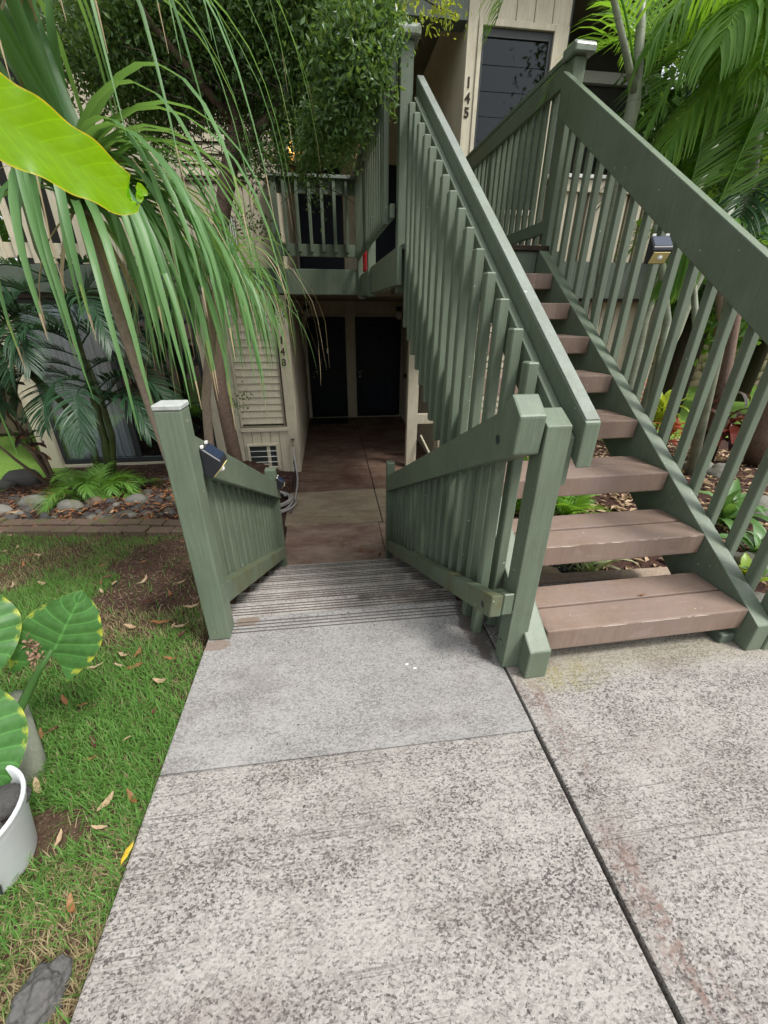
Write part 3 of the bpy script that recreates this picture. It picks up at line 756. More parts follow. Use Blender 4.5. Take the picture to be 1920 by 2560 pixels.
# upper breezeway
bbox('wall', -.62, 1.80, BY + .02, BY + .15, 1.74, 4.8, 'cream_tex', 0)
bbox('door', -.50, .42, BY - .02, BY + .018, 1.76, 3.85, 'doorblue'); bbox('door', .70, 1.62, BY - .02, BY + .018, 1.76, 3.85, 'doorblue')
bbox('trim', .43, .69, BY - .03, BY + .018, 1.75, 3.9, 'cream')
globe(-.46, 4.02, True)
bbox('roof', -4.8, 5.6, 5.95, 10.6, 4.9, 5.1, 'cream_groove', .01)
bbox('wall', -4.4, 5.25, 10.16, 10.26, -1.2, 4.9, 'cream_tex', 0)
def number(txt, x, zs, h, y):
    for ch, z in zip(txt, zs):
        fc = D.curves.new('house_number', 'FONT'); fc.body = ch; fc.size = h * 1.42; fc.extrude = .003; fc.offset = .0035; fc.align_x = 'CENTER'; fc.align_y = 'CENTER'
        o = D.objects.new('house_number', fc); COL.objects.link(o); o.parent = B; o.location = Vector((x, y, z)) + BO; o.rotation_euler = (math.pi / 2, 0, 0)
        fc.materials.append(M['bark_dark'])
        me = D.meshes.new_from_object(o.evaluated_get(bpy.context.evaluated_depsgraph_get())); m2 = o.matrix_basis.copy()
        D.objects.remove(o); o = D.objects.new('house_number', me); COL.objects.link(o); o.parent = B; o.matrix_basis = m2
number('148', -.655, (.915, .765, .62), .095, FY - .016)
number('145', 1.787, (3.69, 3.555, 3.425), .092, FY - .016)
# ------------------------------------------------------------------ wooden staircase (local frame: x across, y up the flight)
TH = math.radians(1.4)
ST = tag(empty('wooden_staircase', (1.24, 1.11, 0), TH), 'green painted timber staircase with brown open treads rising to the upper floor', 'staircase')
def sp(name, mb, mat, parent=None):
    return mb.build(name, M[mat] if isinstance(mat, str) else [M[q] for q in mat], parent or ST)
TR, TN = .1945, .297
for k in range(8):
    z1 = .185 + TR * k; y0 = TN * k
    w = random.uniform(-.002, .002)
    fb = sp('tread', MB().box(-.452, .456, y0, y0 + .134, z1 - .100, z1, .006, seg=2), 'brown')
    sp('tread', MB().box(-.452, .456, y0 + .143 + w, y0 + .278, z1 - .100, z1 - .001 + w, .006, seg=2), 'brown')
    if k < 2:
        mb = MB(); x = -.22 if k == 0 else -.38; xe = .25 if k == 0 else .42
        while x < xe:
            d = random.uniform(.012, .13); hgt = random.choice((.0012, .002, .004, .009 if k == 0 else .005)) * random.uniform(.6, 1.2)
            mb.prism('y', [(x, z1 - .004), (x + d * .3, z1 - .002 - hgt * .2), (x + d, z1 - .004), (x + d * .6, z1 - .004 - hgt)], y0 - .0012, y0 + .0005)
            x += d * random.uniform(.7, 2.2)
        o = sp('worn_edge', mb, 'brown_chip', fb)
def stringer(x0, x1):
    top = lambda y: .145 + .655 * (y + .045)
    poly = [(-.055, .004), (-.055, .140), (2.38, top(2.38)), (2.38, top(2.38) - .345), (.258, .004)]
    return MB().prism('x', poly, x0, x1, .006, seg=2)
sp('stringer', stringer(-.545, -.456), 'green'); sp('stringer', stringer(.460, .536), 'green')
sp('cleat', MB().box(.385, .455, .00, .07, .004, .05, .004), 'green_dull')
# left side: post, inner board, cap rail, balusters
PX0, PX1 = -.608, -.547
sp('post', MB().prism('x', [(.012, .004), (.012, .995), (.090, 1.035), (.090, .004)], -.608, -.5265, .004, seg=2), 'green')
tp = lambda t: 1.041 + .6624 * (t - .06)
cap = sp('handrail', MB().prism('x', [(.005, tp(.005) - .145), (.005, tp(.005)), (2.60, tp(2.60)), (2.60, tp(2.6) - .145)], -.492, -.440, .006, seg=2), 'green')
sp('cap_sky_sheen', MB().prism('x', [(.012, tp(.012) + .001), (.012, tp(.012) + .005), (2.595, tp(2.595) + .005), (2.595, tp(2.595) + .001)], -.489, -.443, .0015), 'green_skylit', cap)  # thin layer added to carry the sky sheen along the handrail top
ib = sp('rail_board', MB().prism('x', [(.035, tp(.035) - .235), (.035, tp(.035) - .075), (2.50, tp(2.50) - .075), (2.50, tp(2.5) - .235)], -.525, -.4935, .005, seg=2), 'green')
for k in range(15):
    t = .235 + .151 * k; x = -.585 + random.uniform(-.002, .002)
    zt = 1.150 + .640 * (t - .235); zb = max(.02, .60 + .572 * (t - 1.337))
    sp('baluster', MB().box(x, x + .042, t, t + .048, zb, zt, .005), 'green')
# right side: wide rail board, balusters
rt = lambda t: 1.50 + .650 * (t - .53)
rb = sp('handrail', MB().prism('x', [(-.02, rt(-.02) - .225), (-.02, rt(-.02)), (2.46, rt(2.46)), (2.46, rt(2.46) - .225)], .490, .535, .006, seg=2), 'green')
for k in range(17):
    t = .09 + .1385 * k
    zb = .145 + .655 * t - .24
    sp('baluster', MB().box(.538, .578, t, t + .040, max(.0, zb), rt(t) - .03, .004), 'green')
sp('post', MB().box(.5385, .625, -.06, .03, -.10, .98, .005), 'green')
for (x, y, z) in ((-.6085, .05, .33), (-.6085, .055, .10)):
    sp('bolt', MB().tube([(x, y, z), (x - .006, y, z)], [.017, .012], 12), 'green')
# landing
LZ = 1.745; WL = 6.28 - 1.11
sp('nosing', MB().box(-.545, .54, 2.355, 2.40, LZ - .028, LZ + .006, .004), 'bark_dark')
sp('riser', MB().box(-.455, .459, 2.382, 2.42, LZ - .24, LZ - .03, .003), 'green')
n = 27
for i in range(n):
    y0 = 2.401 + i * (WL - 2.40) / n
    sp('deck_board', MB().box(-.60, .625, y0 + .003, y0 + (WL - 2.40) / n - .003, LZ - .036, LZ, .003), 'green_dull')
sp('fascia', MB().box(-.642, -.602, 2.395, WL, 1.475, LZ - .02, .004), 'green'); sp('fascia', MB().box(.627, .665, 2.42, WL, 1.475, LZ - .02, .004), 'green')
for x in (-.2, .2): sp('joist', MB().box(x - .02, x + .02, 2.43, WL, 1.50, LZ - .04), 'green_dull')
def newel(x0, y0, zb, zt, w=.090, capped=True):
    p = sp('post', MB().box(x0, x0 + w, y0, y0 + .09, zb, zt, .005), 'green')
    if capped: sp('post_cap', MB().prism('x', [(y0 - .045, zt + .001), (y0 - .045, zt + .045), (y0 - .015, zt + .07), (y0 + .13, zt + .07), (y0 + .13, zt + .001)], x0 - .028, x0 + w + .035, .008), 'green_skylit', p)
newel(-.612, 2.55, 1.43, 2.875); newel(.580, 2.50, 1.45, 2.855)
newel(-.675, 3.98, 1.44, 2.78, .085, False); newel(-.675, WL - .07, 1.44, 2.78, .09, False); newel(.60, 3.95, 1.46, 2.78, .085, False)
sp('rail', MB().box(-.720, -.57, 2.635, WL, 2.80, 2.84, .006), 'green_skylit'); sp('rail_board', MB().box(-.665, -.627, 2.60, WL, 2.66, 2.797, .004), 'green')
sp('rail_board', MB().box(-.665, -.627, 2.60, WL, 1.93, 2.02, .004), 'green')
sp('rail', MB().box(.575, .715, 2.635, WL, 2.872, 2.912, .006), 'green'); sp('rail_board', MB().box(.578, .616, 2.592, WL, 2.735, 2.870, .004), 'green')
sp('rail_board', MB().box(.578, .616, 2.592, WL, 1.86, 1.95, .004), 'green')
for k in range(19):
    t = 2.66 + .134 * k
    if t > WL - .1: break
    if abs(t - 4.02) > .07:
        sp('baluster', MB().prism('x', [(t, 1.90), (t, 2.66), (t + .042, 2.66), (t + .042, 1.90), (t + .021, 1.885)], -.708, -.667, .004), 'green')
    if abs(t - 3.99) > .07: sp('baluster', MB().box(.618, .658, t, t + .040, 1.80, 2.80, .004), 'green')

# ------------------------------------------------------------------ balcony front between the two units
BF = tag(empty('balcony_railing', (-.1, 6.3, 1.49)), 'short green balcony railing over the breezeway with six slats', 'railing')
def bf(name, mb, mat='green'): 
    o = mb.build(name, M[mat], BF); o.location = (.1, -6.3, -1.49); return o
bf('fascia', MB().box(-.53, .48, 6.225, 6.265, 1.49, 1.785, .004)); bf('post', MB().box(-.635, -.535, 6.19, 6.264, 1.50, 2.76, .005))
bf('rail', MB().box(-.64, .45, 6.17, 6.30, 2.725, 2.762, .005), 'green_skylit'); bf('rail_board', MB().box(-.533, .43, 6.225, 6.264, 2.58, 2.723, .004))
bf('rail_board', MB().box(-.533, .43, 6.225, 6.264, 1.925, 2.06, .004))
for i in range(6): bf('baluster', MB().box(-.47 + i * .152, -.43 + i * .152, 6.184, 6.223, 1.97, 2.71, .004))

# ------------------------------------------------------------------ railings of the concrete steps
L = tag(empty('stair_railing', (-.54, 1.41, 0)), 'green step railing on the grass side with tall square post', 'railing')
def lp(name, mb, mat='green', parent=None):
    o = mb.build(name, M[mat], parent or L)
    if parent is None: o.location = (.54, -1.41, 0)
    return o
po = lp('post', MB().box(-.585, -.496, 1.41, 1.50, .002, 1.000, .005, seg=2)); lp('post_cap', MB().box(-.587, -.494, 1.408, 1.502, 1.001, 1.020, .004), 'captop')
sl = .510
lp('rail', MB().prism('x', [(1.502, .742), (1.502, .895), (3.40, .895 - sl * 1.898), (3.40, .742 - sl * 1.898)], -.540, -.500, .006, seg=2))
lp('rail', MB().prism('x', [(1.502, .130), (1.502, .238), (3.30, .238 - sl * 1.798), (3.30, .130 - sl * 1.798)], -.560, -.500, .006, seg=2), 'green_moss')
lp('post', MB().box(-.602, -.512, 3.325, 3.41, -.93, .075, .005)); 
for k in range(15):
    t = 1.56 + .118 * k
    lp('baluster', MB().box(-.600, -.562, t, t + .072, .15 - sl * (t - 1.5), .85 - sl * (t - 1.5), .005))
RA = math.atan2(.075, 2.2)
R_ = tag(empty('stair_railing', (.54, 1.10, 0), RA), 'green step railing under the wooden staircase with chamfered rail end', 'railing')
def rp(name, mb, mat='green', parent=None): return mb.build(name, M[mat], parent or R_)
tz = lambda t: 1.072 - .488 * t; bz = lambda t: .378 - .480 * t
rl = rp('rail', MB().prism('x', [(.015, tz(0) - .165), (.005, tz(0) - .045), (.075, tz(0) + .008), (.13, tz(.13)), (2.26, tz(2.26)), (2.26, tz(2.26) - .152), (.12, tz(.12) - .155)], 0, .086, .007, seg=2))
rl2 = rp('rail', MB().prism('x', [(.004, bz(0) - .100), (.004, bz(0)), (2.22, bz(2.22)), (2.22, bz(2.22) - .115)], 0, .045, .006, seg=2), 'green_moss')
rp('spacer', MB().prism('x', [(.006, bz(0) - .098), (.006, bz(0)), (.11, bz(.11)), (.11, bz(.11) - .10)], .0475, .092, .005), 'green', rl2)
rp('bolt_hole', MB().tube([(.0005, .13, tz(.13) - .085), (-.0012, .13, tz(.13) - .085)], .016, 14), 'darkpaint', rl)
rp('bolt_hole', MB().tube([(.0005, .07, bz(.07) - .055), (-.0012, .07, bz(.07) - .055)], .014, 14), 'darkpaint', rl2)
for k in range(17):
    t = .215 + .121 * k
    rp('baluster', MB().box(.047, .089, t, t + .042, bz(t) - .04 if k > 1 else bz(t) - .3, tz(t) - .03, .005))
rp('post', MB().box(.001, .070, 2.262, 2.335, -.94, .085, .005))

# ------------------------------------------------------------------ solar lamps
def solar(loc, rot, label, s=1.0):
    r = empty('solar_lamp', loc); r.rotation_euler = rot; r.scale = (s, s, s)
    tag(r, label, 'solar light', 'solar lights on the railings')
    # local: back at y=0, sticks out to -y
    body = MB().prism('x', [(0, -.055), (0, .060), (-.012, .060), (-.070, .012), (-.072, -.006), (-.030, -.055)], -.045, .045, .004).build('housing', M['plastic_blk'], r)
    d = Vector((-.058, -.048)).normalized()
    MB().obox((0, -.0165, .0575), (0, -.0665, .0160), .078, .003, (0, -.6, .8), 0).build('solar_panel', M['solar'], r)
    MB().obox((0, -.0705, -.0125), (0, -.0335, -.0535), .074, .003, (0, -.8, -.6), 0).build('light_strip', M['led'], r)
    MB().blob((0, -.056, -.032), (.012, .012, .012), 2, 0).build('sensor', M['pir'], r)
    for x in (-.03, .03): MB().box(x - .008, x + .008, -.012, -.002, .060, .070, .001).build('mount', M['pir'], r)
    for i in range(9):
        MB().box(.045, .0465, -.020 - .003 * i, -.006, -.040 + i * .008, -.037 + i * .008).build('rib', M['darkpaint'], r)
    return r
solar((-.4985, 1.56, .775), (0, 0, math.radians(90)), 'black solar lamp on the rail beside the tall square post')
solar((-.4985, 3.30, -.03), (0, 0, math.radians(90)), 'small black solar lamp at the far low end of the left rail', .85)
q = at(1640, 628, Y=2.05)
solar((q.x, q.y, q.z), (0, 0, math.radians(-14)), 'black solar lamp with yellow strip on the staircase balusters', .95)

# ------------------------------------------------------------------ tap, hose, doormat, extinguisher
hx, hy, hz = -.635, FY - .012, -.555
tp_ = tag(empty('garden_tap', (hx, hy, hz)), 'small brass garden tap on the corner board below 148', 'tap')
MB().tube([(0, 0, 0), (0, -.06, 0), (0, -.075, -.05)], .014, 8).build('spout', M['brass'], tp_)
MB().tube([(0, -.03, .01), (0, -.03, .045)], .007, 6).build('stem', M['brass'], tp_); MB().lathe([(.0, 0), (.028, 0), (.028, .01), (0, .01)], (0, -.03, .045), 12).build('handle', M['darkpaint'], tp_)
pts = []
for t in np.linspace(0, 1, 14): pts.append((-.63 + .15 * t + .02 * math.sin(t * 3), 6.21 - .12 * t - 1.55 * t ** 2.2, -.62 - .42 * t ** .8 if t < .9 else FZ + .02))
hp = []
for t in np.linspace(0, 1, 10): hp.append(Vector((-.635 + .055 * t, 6.20 - .30 * t, -.61 - (.61 - 0 + FZ * -1 - 1.22 + .58) * t)))
hp = [Vector((-.635, 6.20, -.61)), Vector((-.63, 6.17, -.72)), Vector((-.61, 6.08, -.88)), Vector((-.58, 5.9, -1.0)), Vector((-.57, 5.6, -1.04)), Vector((-.57, 5.1, -1.042)), Vector((-.60, 4.75, -1.04))]
for i in range(150):
    a = -.15 + i * .21; rr = .30 - .0006 * i + .02 * math.sin(i * .37)
    k = i / 150
    hp.append(Vector((-.90 + rr * 1.15 * math.cos(a) * (1 - .0 * k), 5.05 - rr * 1.15 * math.sin(a), -1.025 + .020 * int(a / 6.283) + .01 * math.sin(i * .5))))
hs_ = MB().tube(hp, .0135, 7).build('garden_hose', M['hose']); tag(hs_, 'grey garden hose hanging from the tap and coiled on the ground', 'hose')
mt = MB().box(-.50, .37, 9.35, 9.90, FZ + .004, FZ + .016, .004).build('doormat', M['rubber']); tag(mt, 'black rubber doormat before the left dark door', 'doormat')
q = at(918, 655, Y=6.0)
ex = tag(empty('fire_extinguisher', (q.x, 6.0, LZ)), 'red fire extinguisher standing on the upper walkway', 'extinguisher')
MB().lathe([(0, .0), (.055, 0), (.057, .02), (.057, .33), (.04, .37), (.018, .39), (.018, .42), (0, .42)], n=16).build('cylinder', simple('red_paint', (.35, .012, .02), .35), ex)
MB().box(-.012, .06, -.012, .012, .42, .45, .003).build('handle', M['blackmetal'], ex)
# ------------------------------------------------------------------ foliage builders
def curve_pts(p0, d0, length, n, sag, wob=0.0, sagpow=1.0):
    p = Vector(p0); d = Vector(d0).normalized(); out = [p.copy()]; st = length / n
    for i in range(n):
        t = (i + 1) / n
        d = (d + Vector((random.gauss(0, wob), random.gauss(0, wob), -sag * (t ** sagpow) / n * 3))).normalized()
        p = p + d * st; out.append(p.copy())
    return out
def strap(parent, p0, d0, length, w, sag, mat='strap', dry=True, fold=.3, wob=.03):
    n = 12
    pts = curve_pts(p0, d0, length, n, sag, wob)
    wid = [w * (.75 + .25 * min(1, i / 3)) * (1 - (i / n) ** 2.4) + .0015 for i in range(n + 1)]
    mb = MB(); mb.closed = False
    mb.ribbon(pts, wid, (0, 0, 1), fold)
    mats = [M[mat], M['strap_dry'], M['strap_yel']]
    cut = n - (random.choice((0, 0, 1, 1)) if dry else 0)
    for i, f in enumerate(mb.bm.faces):
        k = i // 2
        f.material_index = 1 if k >= cut else 2 if (dry and k == cut - 1 and cut < n and random.random() < .3) else 0
    o = mb.build('leaf', mats, parent)
    return o
def strap_plant(loc, label, head, stem_pts, stem_r, n, lmin, lmax, w, up=.8, sag=(1.0, 1.7), azim=None, dead=6, stray=.25):
    r = tag(empty('strap_leaf_plant', loc), label, 'plant', 'strap leaved plants by the post')
    inv = -Vector(loc)
    def fix(o): o.location = inv; return o
    fix(MB().tube(stem_pts, stem_r, 9, wob=.18).build('stem', M['bark_pale'], r))
    for i in range(n):
        az = random.uniform(0, 2 * math.pi) if azim is None or random.random() < stray else random.gauss(*azim)
        el = random.uniform(.15, 1.15) * up
        d = Vector((math.cos(az) * math.cos(el), math.sin(az) * math.cos(el), math.sin(el)))
        p = Vector(head) + Vector((random.gauss(0, .02), random.gauss(0, .02), random.uniform(-.10, .06)))
        fix(strap(r, p, d, random.uniform(lmin, lmax), random.uniform(.75, 1.15) * w, random.uniform(*sag)))
    for i in range(dead):
        az = random.uniform(0, 6.28); d = Vector((math.cos(az) * .5, math.sin(az) * .5, -.4))
        fix(strap(r, Vector(head) - Vector((0, 0, .06)), d, random.uniform(.5, .9) * lmin, w * .6, 1.6, 'strap_dry', False, .5))
    return r

def frond_geo(mb, pts, lw, ll, n, droop=.35, ang=55, vee=.35, taper=True, rr=.007, twist=None, sv=None):
    """pinnate palm frond: rachis tube plus leaflets on both sides"""
    m = len(pts); P = [Vector(p) for p in pts]
    mb.tube(P, [rr * (1 - .75 * i / (m - 1)) + .0012 for i in range(m)], 5)
    L_ = [0]
    for i in range(1, m): L_.append(L_[-1] + (P[i] - P[i-1]).length)
    T = L_[-1]
    for k in range(n):
        s = T * (.16 + .83 * k / (n - 1)); i = max(j for j in range(m - 1) if L_[j] <= s + 1e-9)
        u = (s - L_[i]) / max(1e-6, L_[i+1] - L_[i]); p = P[i].lerp(P[i+1], u); d = (P[i+1] - P[i]).normalized()
        side = d.cross(Vector((0, 0, 1)))
        if side.length < .15: side = d.cross(Vector(twist or (0, 1, 0)))
        side.normalize(); up_ = side.cross(d).normalized()
        q = s / T; ln = ll * (.55 + .45 * math.sin(min(1, (q - .1) * 1.5) * math.pi * .62 + .3)) * (1 - .55 * max(0, q - .7) / .3)
        a = math.radians(ang * (1 - .45 * q))
        for sg in (-1, 1):
            if sv: side = (Vector(sv[0]) if sg < 0 else Vector(sv[1])).normalized() * sg
            dd = (d * math.cos(a) + side * (sg * math.sin(a)) + up_ * vee + Vector((random.gauss(0, .05), random.gauss(0, .05), random.gauss(0, .05)))).normalized()
            nn = 4; lp = [p.copy()]; c = p.copy()
            for t in range(nn):
                dd = (dd + Vector((0, 0, -droop * (t + .6) / nn))).normalized(); c = c + dd * (ln / nn * random.uniform(.93, 1.05)); lp.append(c.copy())
            mb.ribbon(lp, [lw * .5, lw, lw * .85, lw * .55, .001], tuple(up_), .35)
def frond(parent, p0, d0, length, sag, lw, ll, n, mat, inv, **kw):
    mb = MB(); mb.closed = False
    pts = curve_pts(p0, d0, length, 12, sag, .015, 1.0)
    frond_geo(mb, pts, lw, ll, n, **kw)
    o = mb.build('frond', M[mat], parent); o.location = inv; return o

def leafcloud(name, clumps, N, size, mat, parent=None, aspect=.42, inv=None, hang=.25):
    """N folded leaf blades scattered through ellipsoidal clumps (centre, radii, weight)"""
    w = np.array([c[2] for c in clumps], float); w /= w.sum()
    idx = rng.choice(len(clumps), N, p=w)
    C_ = np.array([c[0] for c in clumps])[idx]; R2 = np.array([c[1] for c in clumps])[idx]
    v = rng.normal(size=(N, 3)); v /= np.linalg.norm(v, axis=1)[:, None]
    rad = rng.random(N)[:, None] ** (1 / 2.2)
    P = C_ + v * rad * R2
    # leaves sit in tufts at twig ends
    if N > 200:
        K = max(8, N // 8); P = P[rng.integers(0, K, N) % K] + rng.normal(size=(N, 3)) * size * 1.25
    d = rng.normal(size=(N, 3)); d[:, 2] -= hang * 1.5; d /= np.linalg.norm(d, axis=1)[:, None]
    a = rng.normal(size=(N, 3)); s = np.cross(d, a); s /= np.linalg.norm(s, axis=1)[:, None]
    nrm = np.cross(s, d)
    L_ = size * rng.uniform(.65, 1.3, N)[:, None]; W = L_ * aspect * .5
    b = P; t = P + d * L_; mid = P + d * L_ * .5
    l = mid - s * W + nrm * W * .35; r = mid + s * W + nrm * W * .35
    Vv = np.stack([b, l, t, r], 1).reshape(-1, 3)
    q = np.arange(N) * 4
    Fv = np.concatenate([np.stack([q, q + 1, q + 2], 1), np.stack([q, q + 2, q + 3], 1)])
    o = raw(name, Vv, Fv, mat, parent, False)
    if inv is not None: o.location = inv
    return o

def bigleaf(parent, base, tip, normal, width, mat, shape='heart', arch=.08, fold=.12, n=18, m=6, notch=0.0, name='leaf', wav=0.0):
    """one broad blade with real outline; attribute lf stores (u, v)"""
    base = Vector(base); tip = Vector(tip); d = tip - base; ln = d.length; d.normalize()
    nn = Vector(normal); nn = (nn - d * nn.dot(d)).normalized(); s = d.cross(nn)
    Vv = []; UV = []
    for i in range(n + 1):
        v = i / n
        if shape == 'heart': w = (math.sin(math.pi * min(1, .16 + v * .84)) ** .75) * (1 - .25 * v); back = .34 * (1 - v) ** 3
        elif shape == 'strap': w = (min(1, (v + .02) * 9) ** .5) * ((1 - v ** 8) ** .5 if v < 1 else 0) * (1 - .28 * v); back = 0
        else: w = math.sin(math.pi * min(1, max(0.0, v))) ** .7 * (1 - .2 * v) + .02; back = 0
        for j in range(-m, m + 1):
            u = j / m
            off = d * (v * ln - back * ln * abs(u) ** 1.6) + s * (u * w * width / 2)
            off += nn * (arch * ln * math.sin(math.pi * v) + fold * width * abs(u) * w + wav * math.sin(v * 17 + (3 if u > 0 else 0)) * abs(u) ** 2 * width)
            Vv.append(tuple(base + off)); UV.append((u, v, 0))
    k = 2 * m + 1; Fv = []
    for i in range(n):
        for j in range(k - 1):
            Fv.append((i * k + j, i * k + j + 1, (i + 1) * k + j + 1, (i + 1) * k + j))
    o = raw(name, Vv, Fv, M[mat], parent)
    at_ = o.data.attributes.new('lf', 'FLOAT_VECTOR', 'POINT'); at_.data.foreach_set('vector', np.array(UV, dtype=np.float32).ravel())
    return o

# ------------------------------------------------------------------ strap-leaved plants behind the tall post
hA = at(185, 470, Y=2.25); gA = at(478, 1300, Y=2.25); gA.z = ground_z(gA.x, gA.y) - .02
mid = at(345, 930, Y=2.25)
strap_plant(tuple(gA), 'strap leaved plant with leaning thin trunk just behind the tall post', hA, [gA, gA.lerp(mid, .5) + Vector((.01, .02, 0)), mid, hA + Vector((.02, 0, -.10)), hA],
            [.030, .025, .022, .030, .035], 104, .80, 1.42, .033, .62, (2.1, 3.7), (-.5, .7), 8, .05)
hB = at(528, 690, Y=3.05); gB = at(512, 1210, Y=3.05); gB.z = ground_z(gB.x, gB.y) - .02
strap_plant(tuple(gB), 'strap leaved plant with pale upright trunk between the tall post and louvers', hB, [gB, at(515, 1000, Y=3.05), hB - Vector((0, 0, .1)), hB],
            [.038, .032, .034, .036], 90, .65, .98, .026, .8, (2.0, 3.6), (-1.1, 1.1), 8)
hC = at(40, -120, Y=2.3); gC = at(-330, 1300, Y=2.3); gC.z = ground_z(gC.x, gC.y) - .02
strap_plant(tuple(gC), 'tall strap leaved plant whose leaves trail in from the upper left', hC, [gC, at(-300, 800, Y=2.3), at(-170, 250, Y=2.3), at(-20, -40, Y=2.3), hC],
            [.05, .04, .036, .035, .035], 42, 1.0, 1.6, .020, .9, (1.6, 2.8), (-.7, .7))
# stiff young leaves standing in the heart of the nearest plant
PA = D.objects['strap_leaf_plant']
for k in range(26):
    az = random.gauss(2.6, .8); el = random.uniform(.9, 1.45)
    o = strap(PA, hA + Vector((random.gauss(0, .03), random.gauss(0, .03), 0)), (math.cos(az) * math.cos(el), math.sin(az) * math.cos(el), math.sin(el)), random.uniform(.8, 1.25), .062, random.uniform(.12, .4), dry=False, fold=.45)
    o.location = -gA

for nm, hd, base in (('strap_leaf_plant', hA, gA), ('strap_leaf_plant.001', hB, gB)):
    for k in range(16):
        az = random.gauss(-.3, .9); o = strap(D.objects[nm], hd + Vector((random.gauss(0, .05), random.gauss(0, .05), 0)), (math.cos(az), math.sin(az), random.uniform(.1, .8)), random.uniform(.8, 1.3), .0055, random.uniform(2.4, 3.8), 'strap_dry', False, .2, .10)
        o.location = -base
# ------------------------------------------------------------------ lily with the long backlit leaf close to the camera
cl = (-1.05, .62, ground_z(-1.05, .62))
LY = tag(empty('giant_lily', cl), 'giant lily with one long bright lime leaf reaching in from the left', 'plant')
def fixl(o): o.location = -Vector(cl); return o
t1 = at(350, 512, Y=.84); b1 = at(-120, 230, Y=.66)
dd = (t1 - b1).normalized(); view = ((b1 + t1) / 2 - CPOS).normalized()
nrm = (-view + Vector((0, 0, .35))).normalized()
lf = fixl(bigleaf(LY, b1, t1, nrm, .096, 'crinum', 'strap', .03, .10, 40, 5))
# torn tip: pull the last rows into a ragged stub, thicken the edge
me = lf.data
for i, v in enumerate(me.vertices):
    row, col = divmod(i, 11)
    if row >= 37:
        u = (col - 5) / 5
        v.co -= dd * ((row - 36) * .006 * (1 - u) * .5)
        v.co += nrm * .004 * math.sin(col * 2.1)
    v.co += nrm * (.006 * math.sin(row * .55) * ((col - 5) / 5) ** 2)
fixl(MB().tube([Vector(cl), Vector((-1.06, .60, .5)), Vector((-1.02, .58, 1.25)), b1 - dd * .10, b1 + dd * .01], [.024, .018, .012, .008, .005], 8).build('leaf_stalk', M['lily'], LY))
mb = MB(); mb.closed = False
sdv = dd.cross(nrm)
for k in range(2):
    p = t1 - dd * .004 - sdv * (.012 + .012 * k)
    mb.ribbon([p - dd * .004, p + dd * .004, p + dd * (.010 + .006 * (k % 2)) + nrm * .006], [.016, .018, .006], tuple(nrm), .5)
fixl(mb.build('torn_tip', M['crinum'], LY))

# ------------------------------------------------------------------ elephant ear in its pot, log, rocks
_q = at(45, 1995, Z=.24); px, py = _q.x - .158, _q.y - .01
pz = ground_z(px, py)
POT = tag(empty('plant_pot', (px, py, pz)), 'round white plastic pot with soil and rocks at the left edge', 'pot')
POT.scale = (.70, .70, .70)
MB().lathe([(.0, .004), (.135, .004), (.145, .02), (.185, .265), (.190, .272), (.192, .30), (.199, .306), (.200, .322), (.194, .325), (.186, .318), (.18, .27), (.172, .235)], n=48).build('pot_wall', M['potplastic'], POT)
MB().lathe([(.0, .245), (.09, .25), (.176, .24)], n=24).build('soil', M['potsoil'], POT)
MB().prism('y', [(-.02, .10), (.005, .16), (.008, .10), (.03, .13), (.01, .06)], -.001, .001).build('scuff', M['darkpaint'], POT).location = (.128, -.115, 0)
for k, (dx, dy, s, lab) in enumerate(((.06, .05, .05, 'grey rock resting in the white pot nearest its back rim'), (.07, -.045, .045, 'rough brown rock resting in the white pot at the front'), (-.01, .0, .05, 'small grey rock lying deep in the white pot'))):
    o = MB().blob((0, 0, 0), (s * 1.25, s * .95, s * .62), 3, .16, 1.3, k + 3).build('rock', M['stone_dark' if k != 1 else 'stone']); o.location = (px + dx, py + dy, pz + .19); o.rotation_euler = (0, .1, .5 + k)
    tag(o, lab, 'rock', 'rocks in the white pot')
EE = tag(empty('elephant_ear_plant', (px - .02, py, pz + .16)), 'elephant ear plant with yellow blotched leaf edges in the white pot', 'plant')
ei = -Vector(EE.location)
def fe(o): o.location = ei; return o
a1 = at(128, 1630, Y=1.0); b_ = at(118, 1640, Y=1.0); tipE = at(206, 1478, Y=1.06)
c0 = at(95, 1672, Y=.985); up1 = ((CPOS - c0).normalized() + Vector((0, .2, .5))).normalized()
fe(bigleaf(EE, at(128, 1640, Y=1.0), at(208, 1476, Y=1.06), (CPOS - c0).normalized() + Vector((.15, 0, .25)), .235, 'taro', 'heart', .05, .02, 22, 8, wav=.012))
fe(bigleaf(EE, at(-135, 1555, Y=.93), at(-10, 1690, Y=.90), (CPOS - c0).normalized() + Vector((.1, -.1, .3)), .27, 'taro', 'heart', .05, .04, 20, 8, wav=.015))
fe(bigleaf(EE, at(-130, 1800, Y=.82), at(15, 1970, Y=.76), (CPOS - c0).normalized() + Vector((0, -.2, .35)), .27, 'taro', 'heart', .04, .05, 20, 8, wav=.015))
st0 = Vector((px + .03, py + .02, pz + .17))
fe(MB().tube([st0, at(25, 1850, Y=.90), at(45, 1780, Y=.95), at(95, 1680, Y=.99), at(130, 1624, Y=1.0)], [.020, .017, .014, .010, .006], 10).build('leaf_stalk', M['lily'], EE))
fe(MB().tube([st0, at(-70, 1700, Y=.9), at(-60, 1570, Y=.93)], [.016, .012, .006], 8).build('leaf_stalk', M['lily'], EE))
fe(MB().tube([st0, at(-90, 1900, Y=.82), at(-90, 1830, Y=.80)], [.014, .010, .006], 8).build('leaf_stalk', M['lily'], EE))
mb = MB(); mb.closed = False
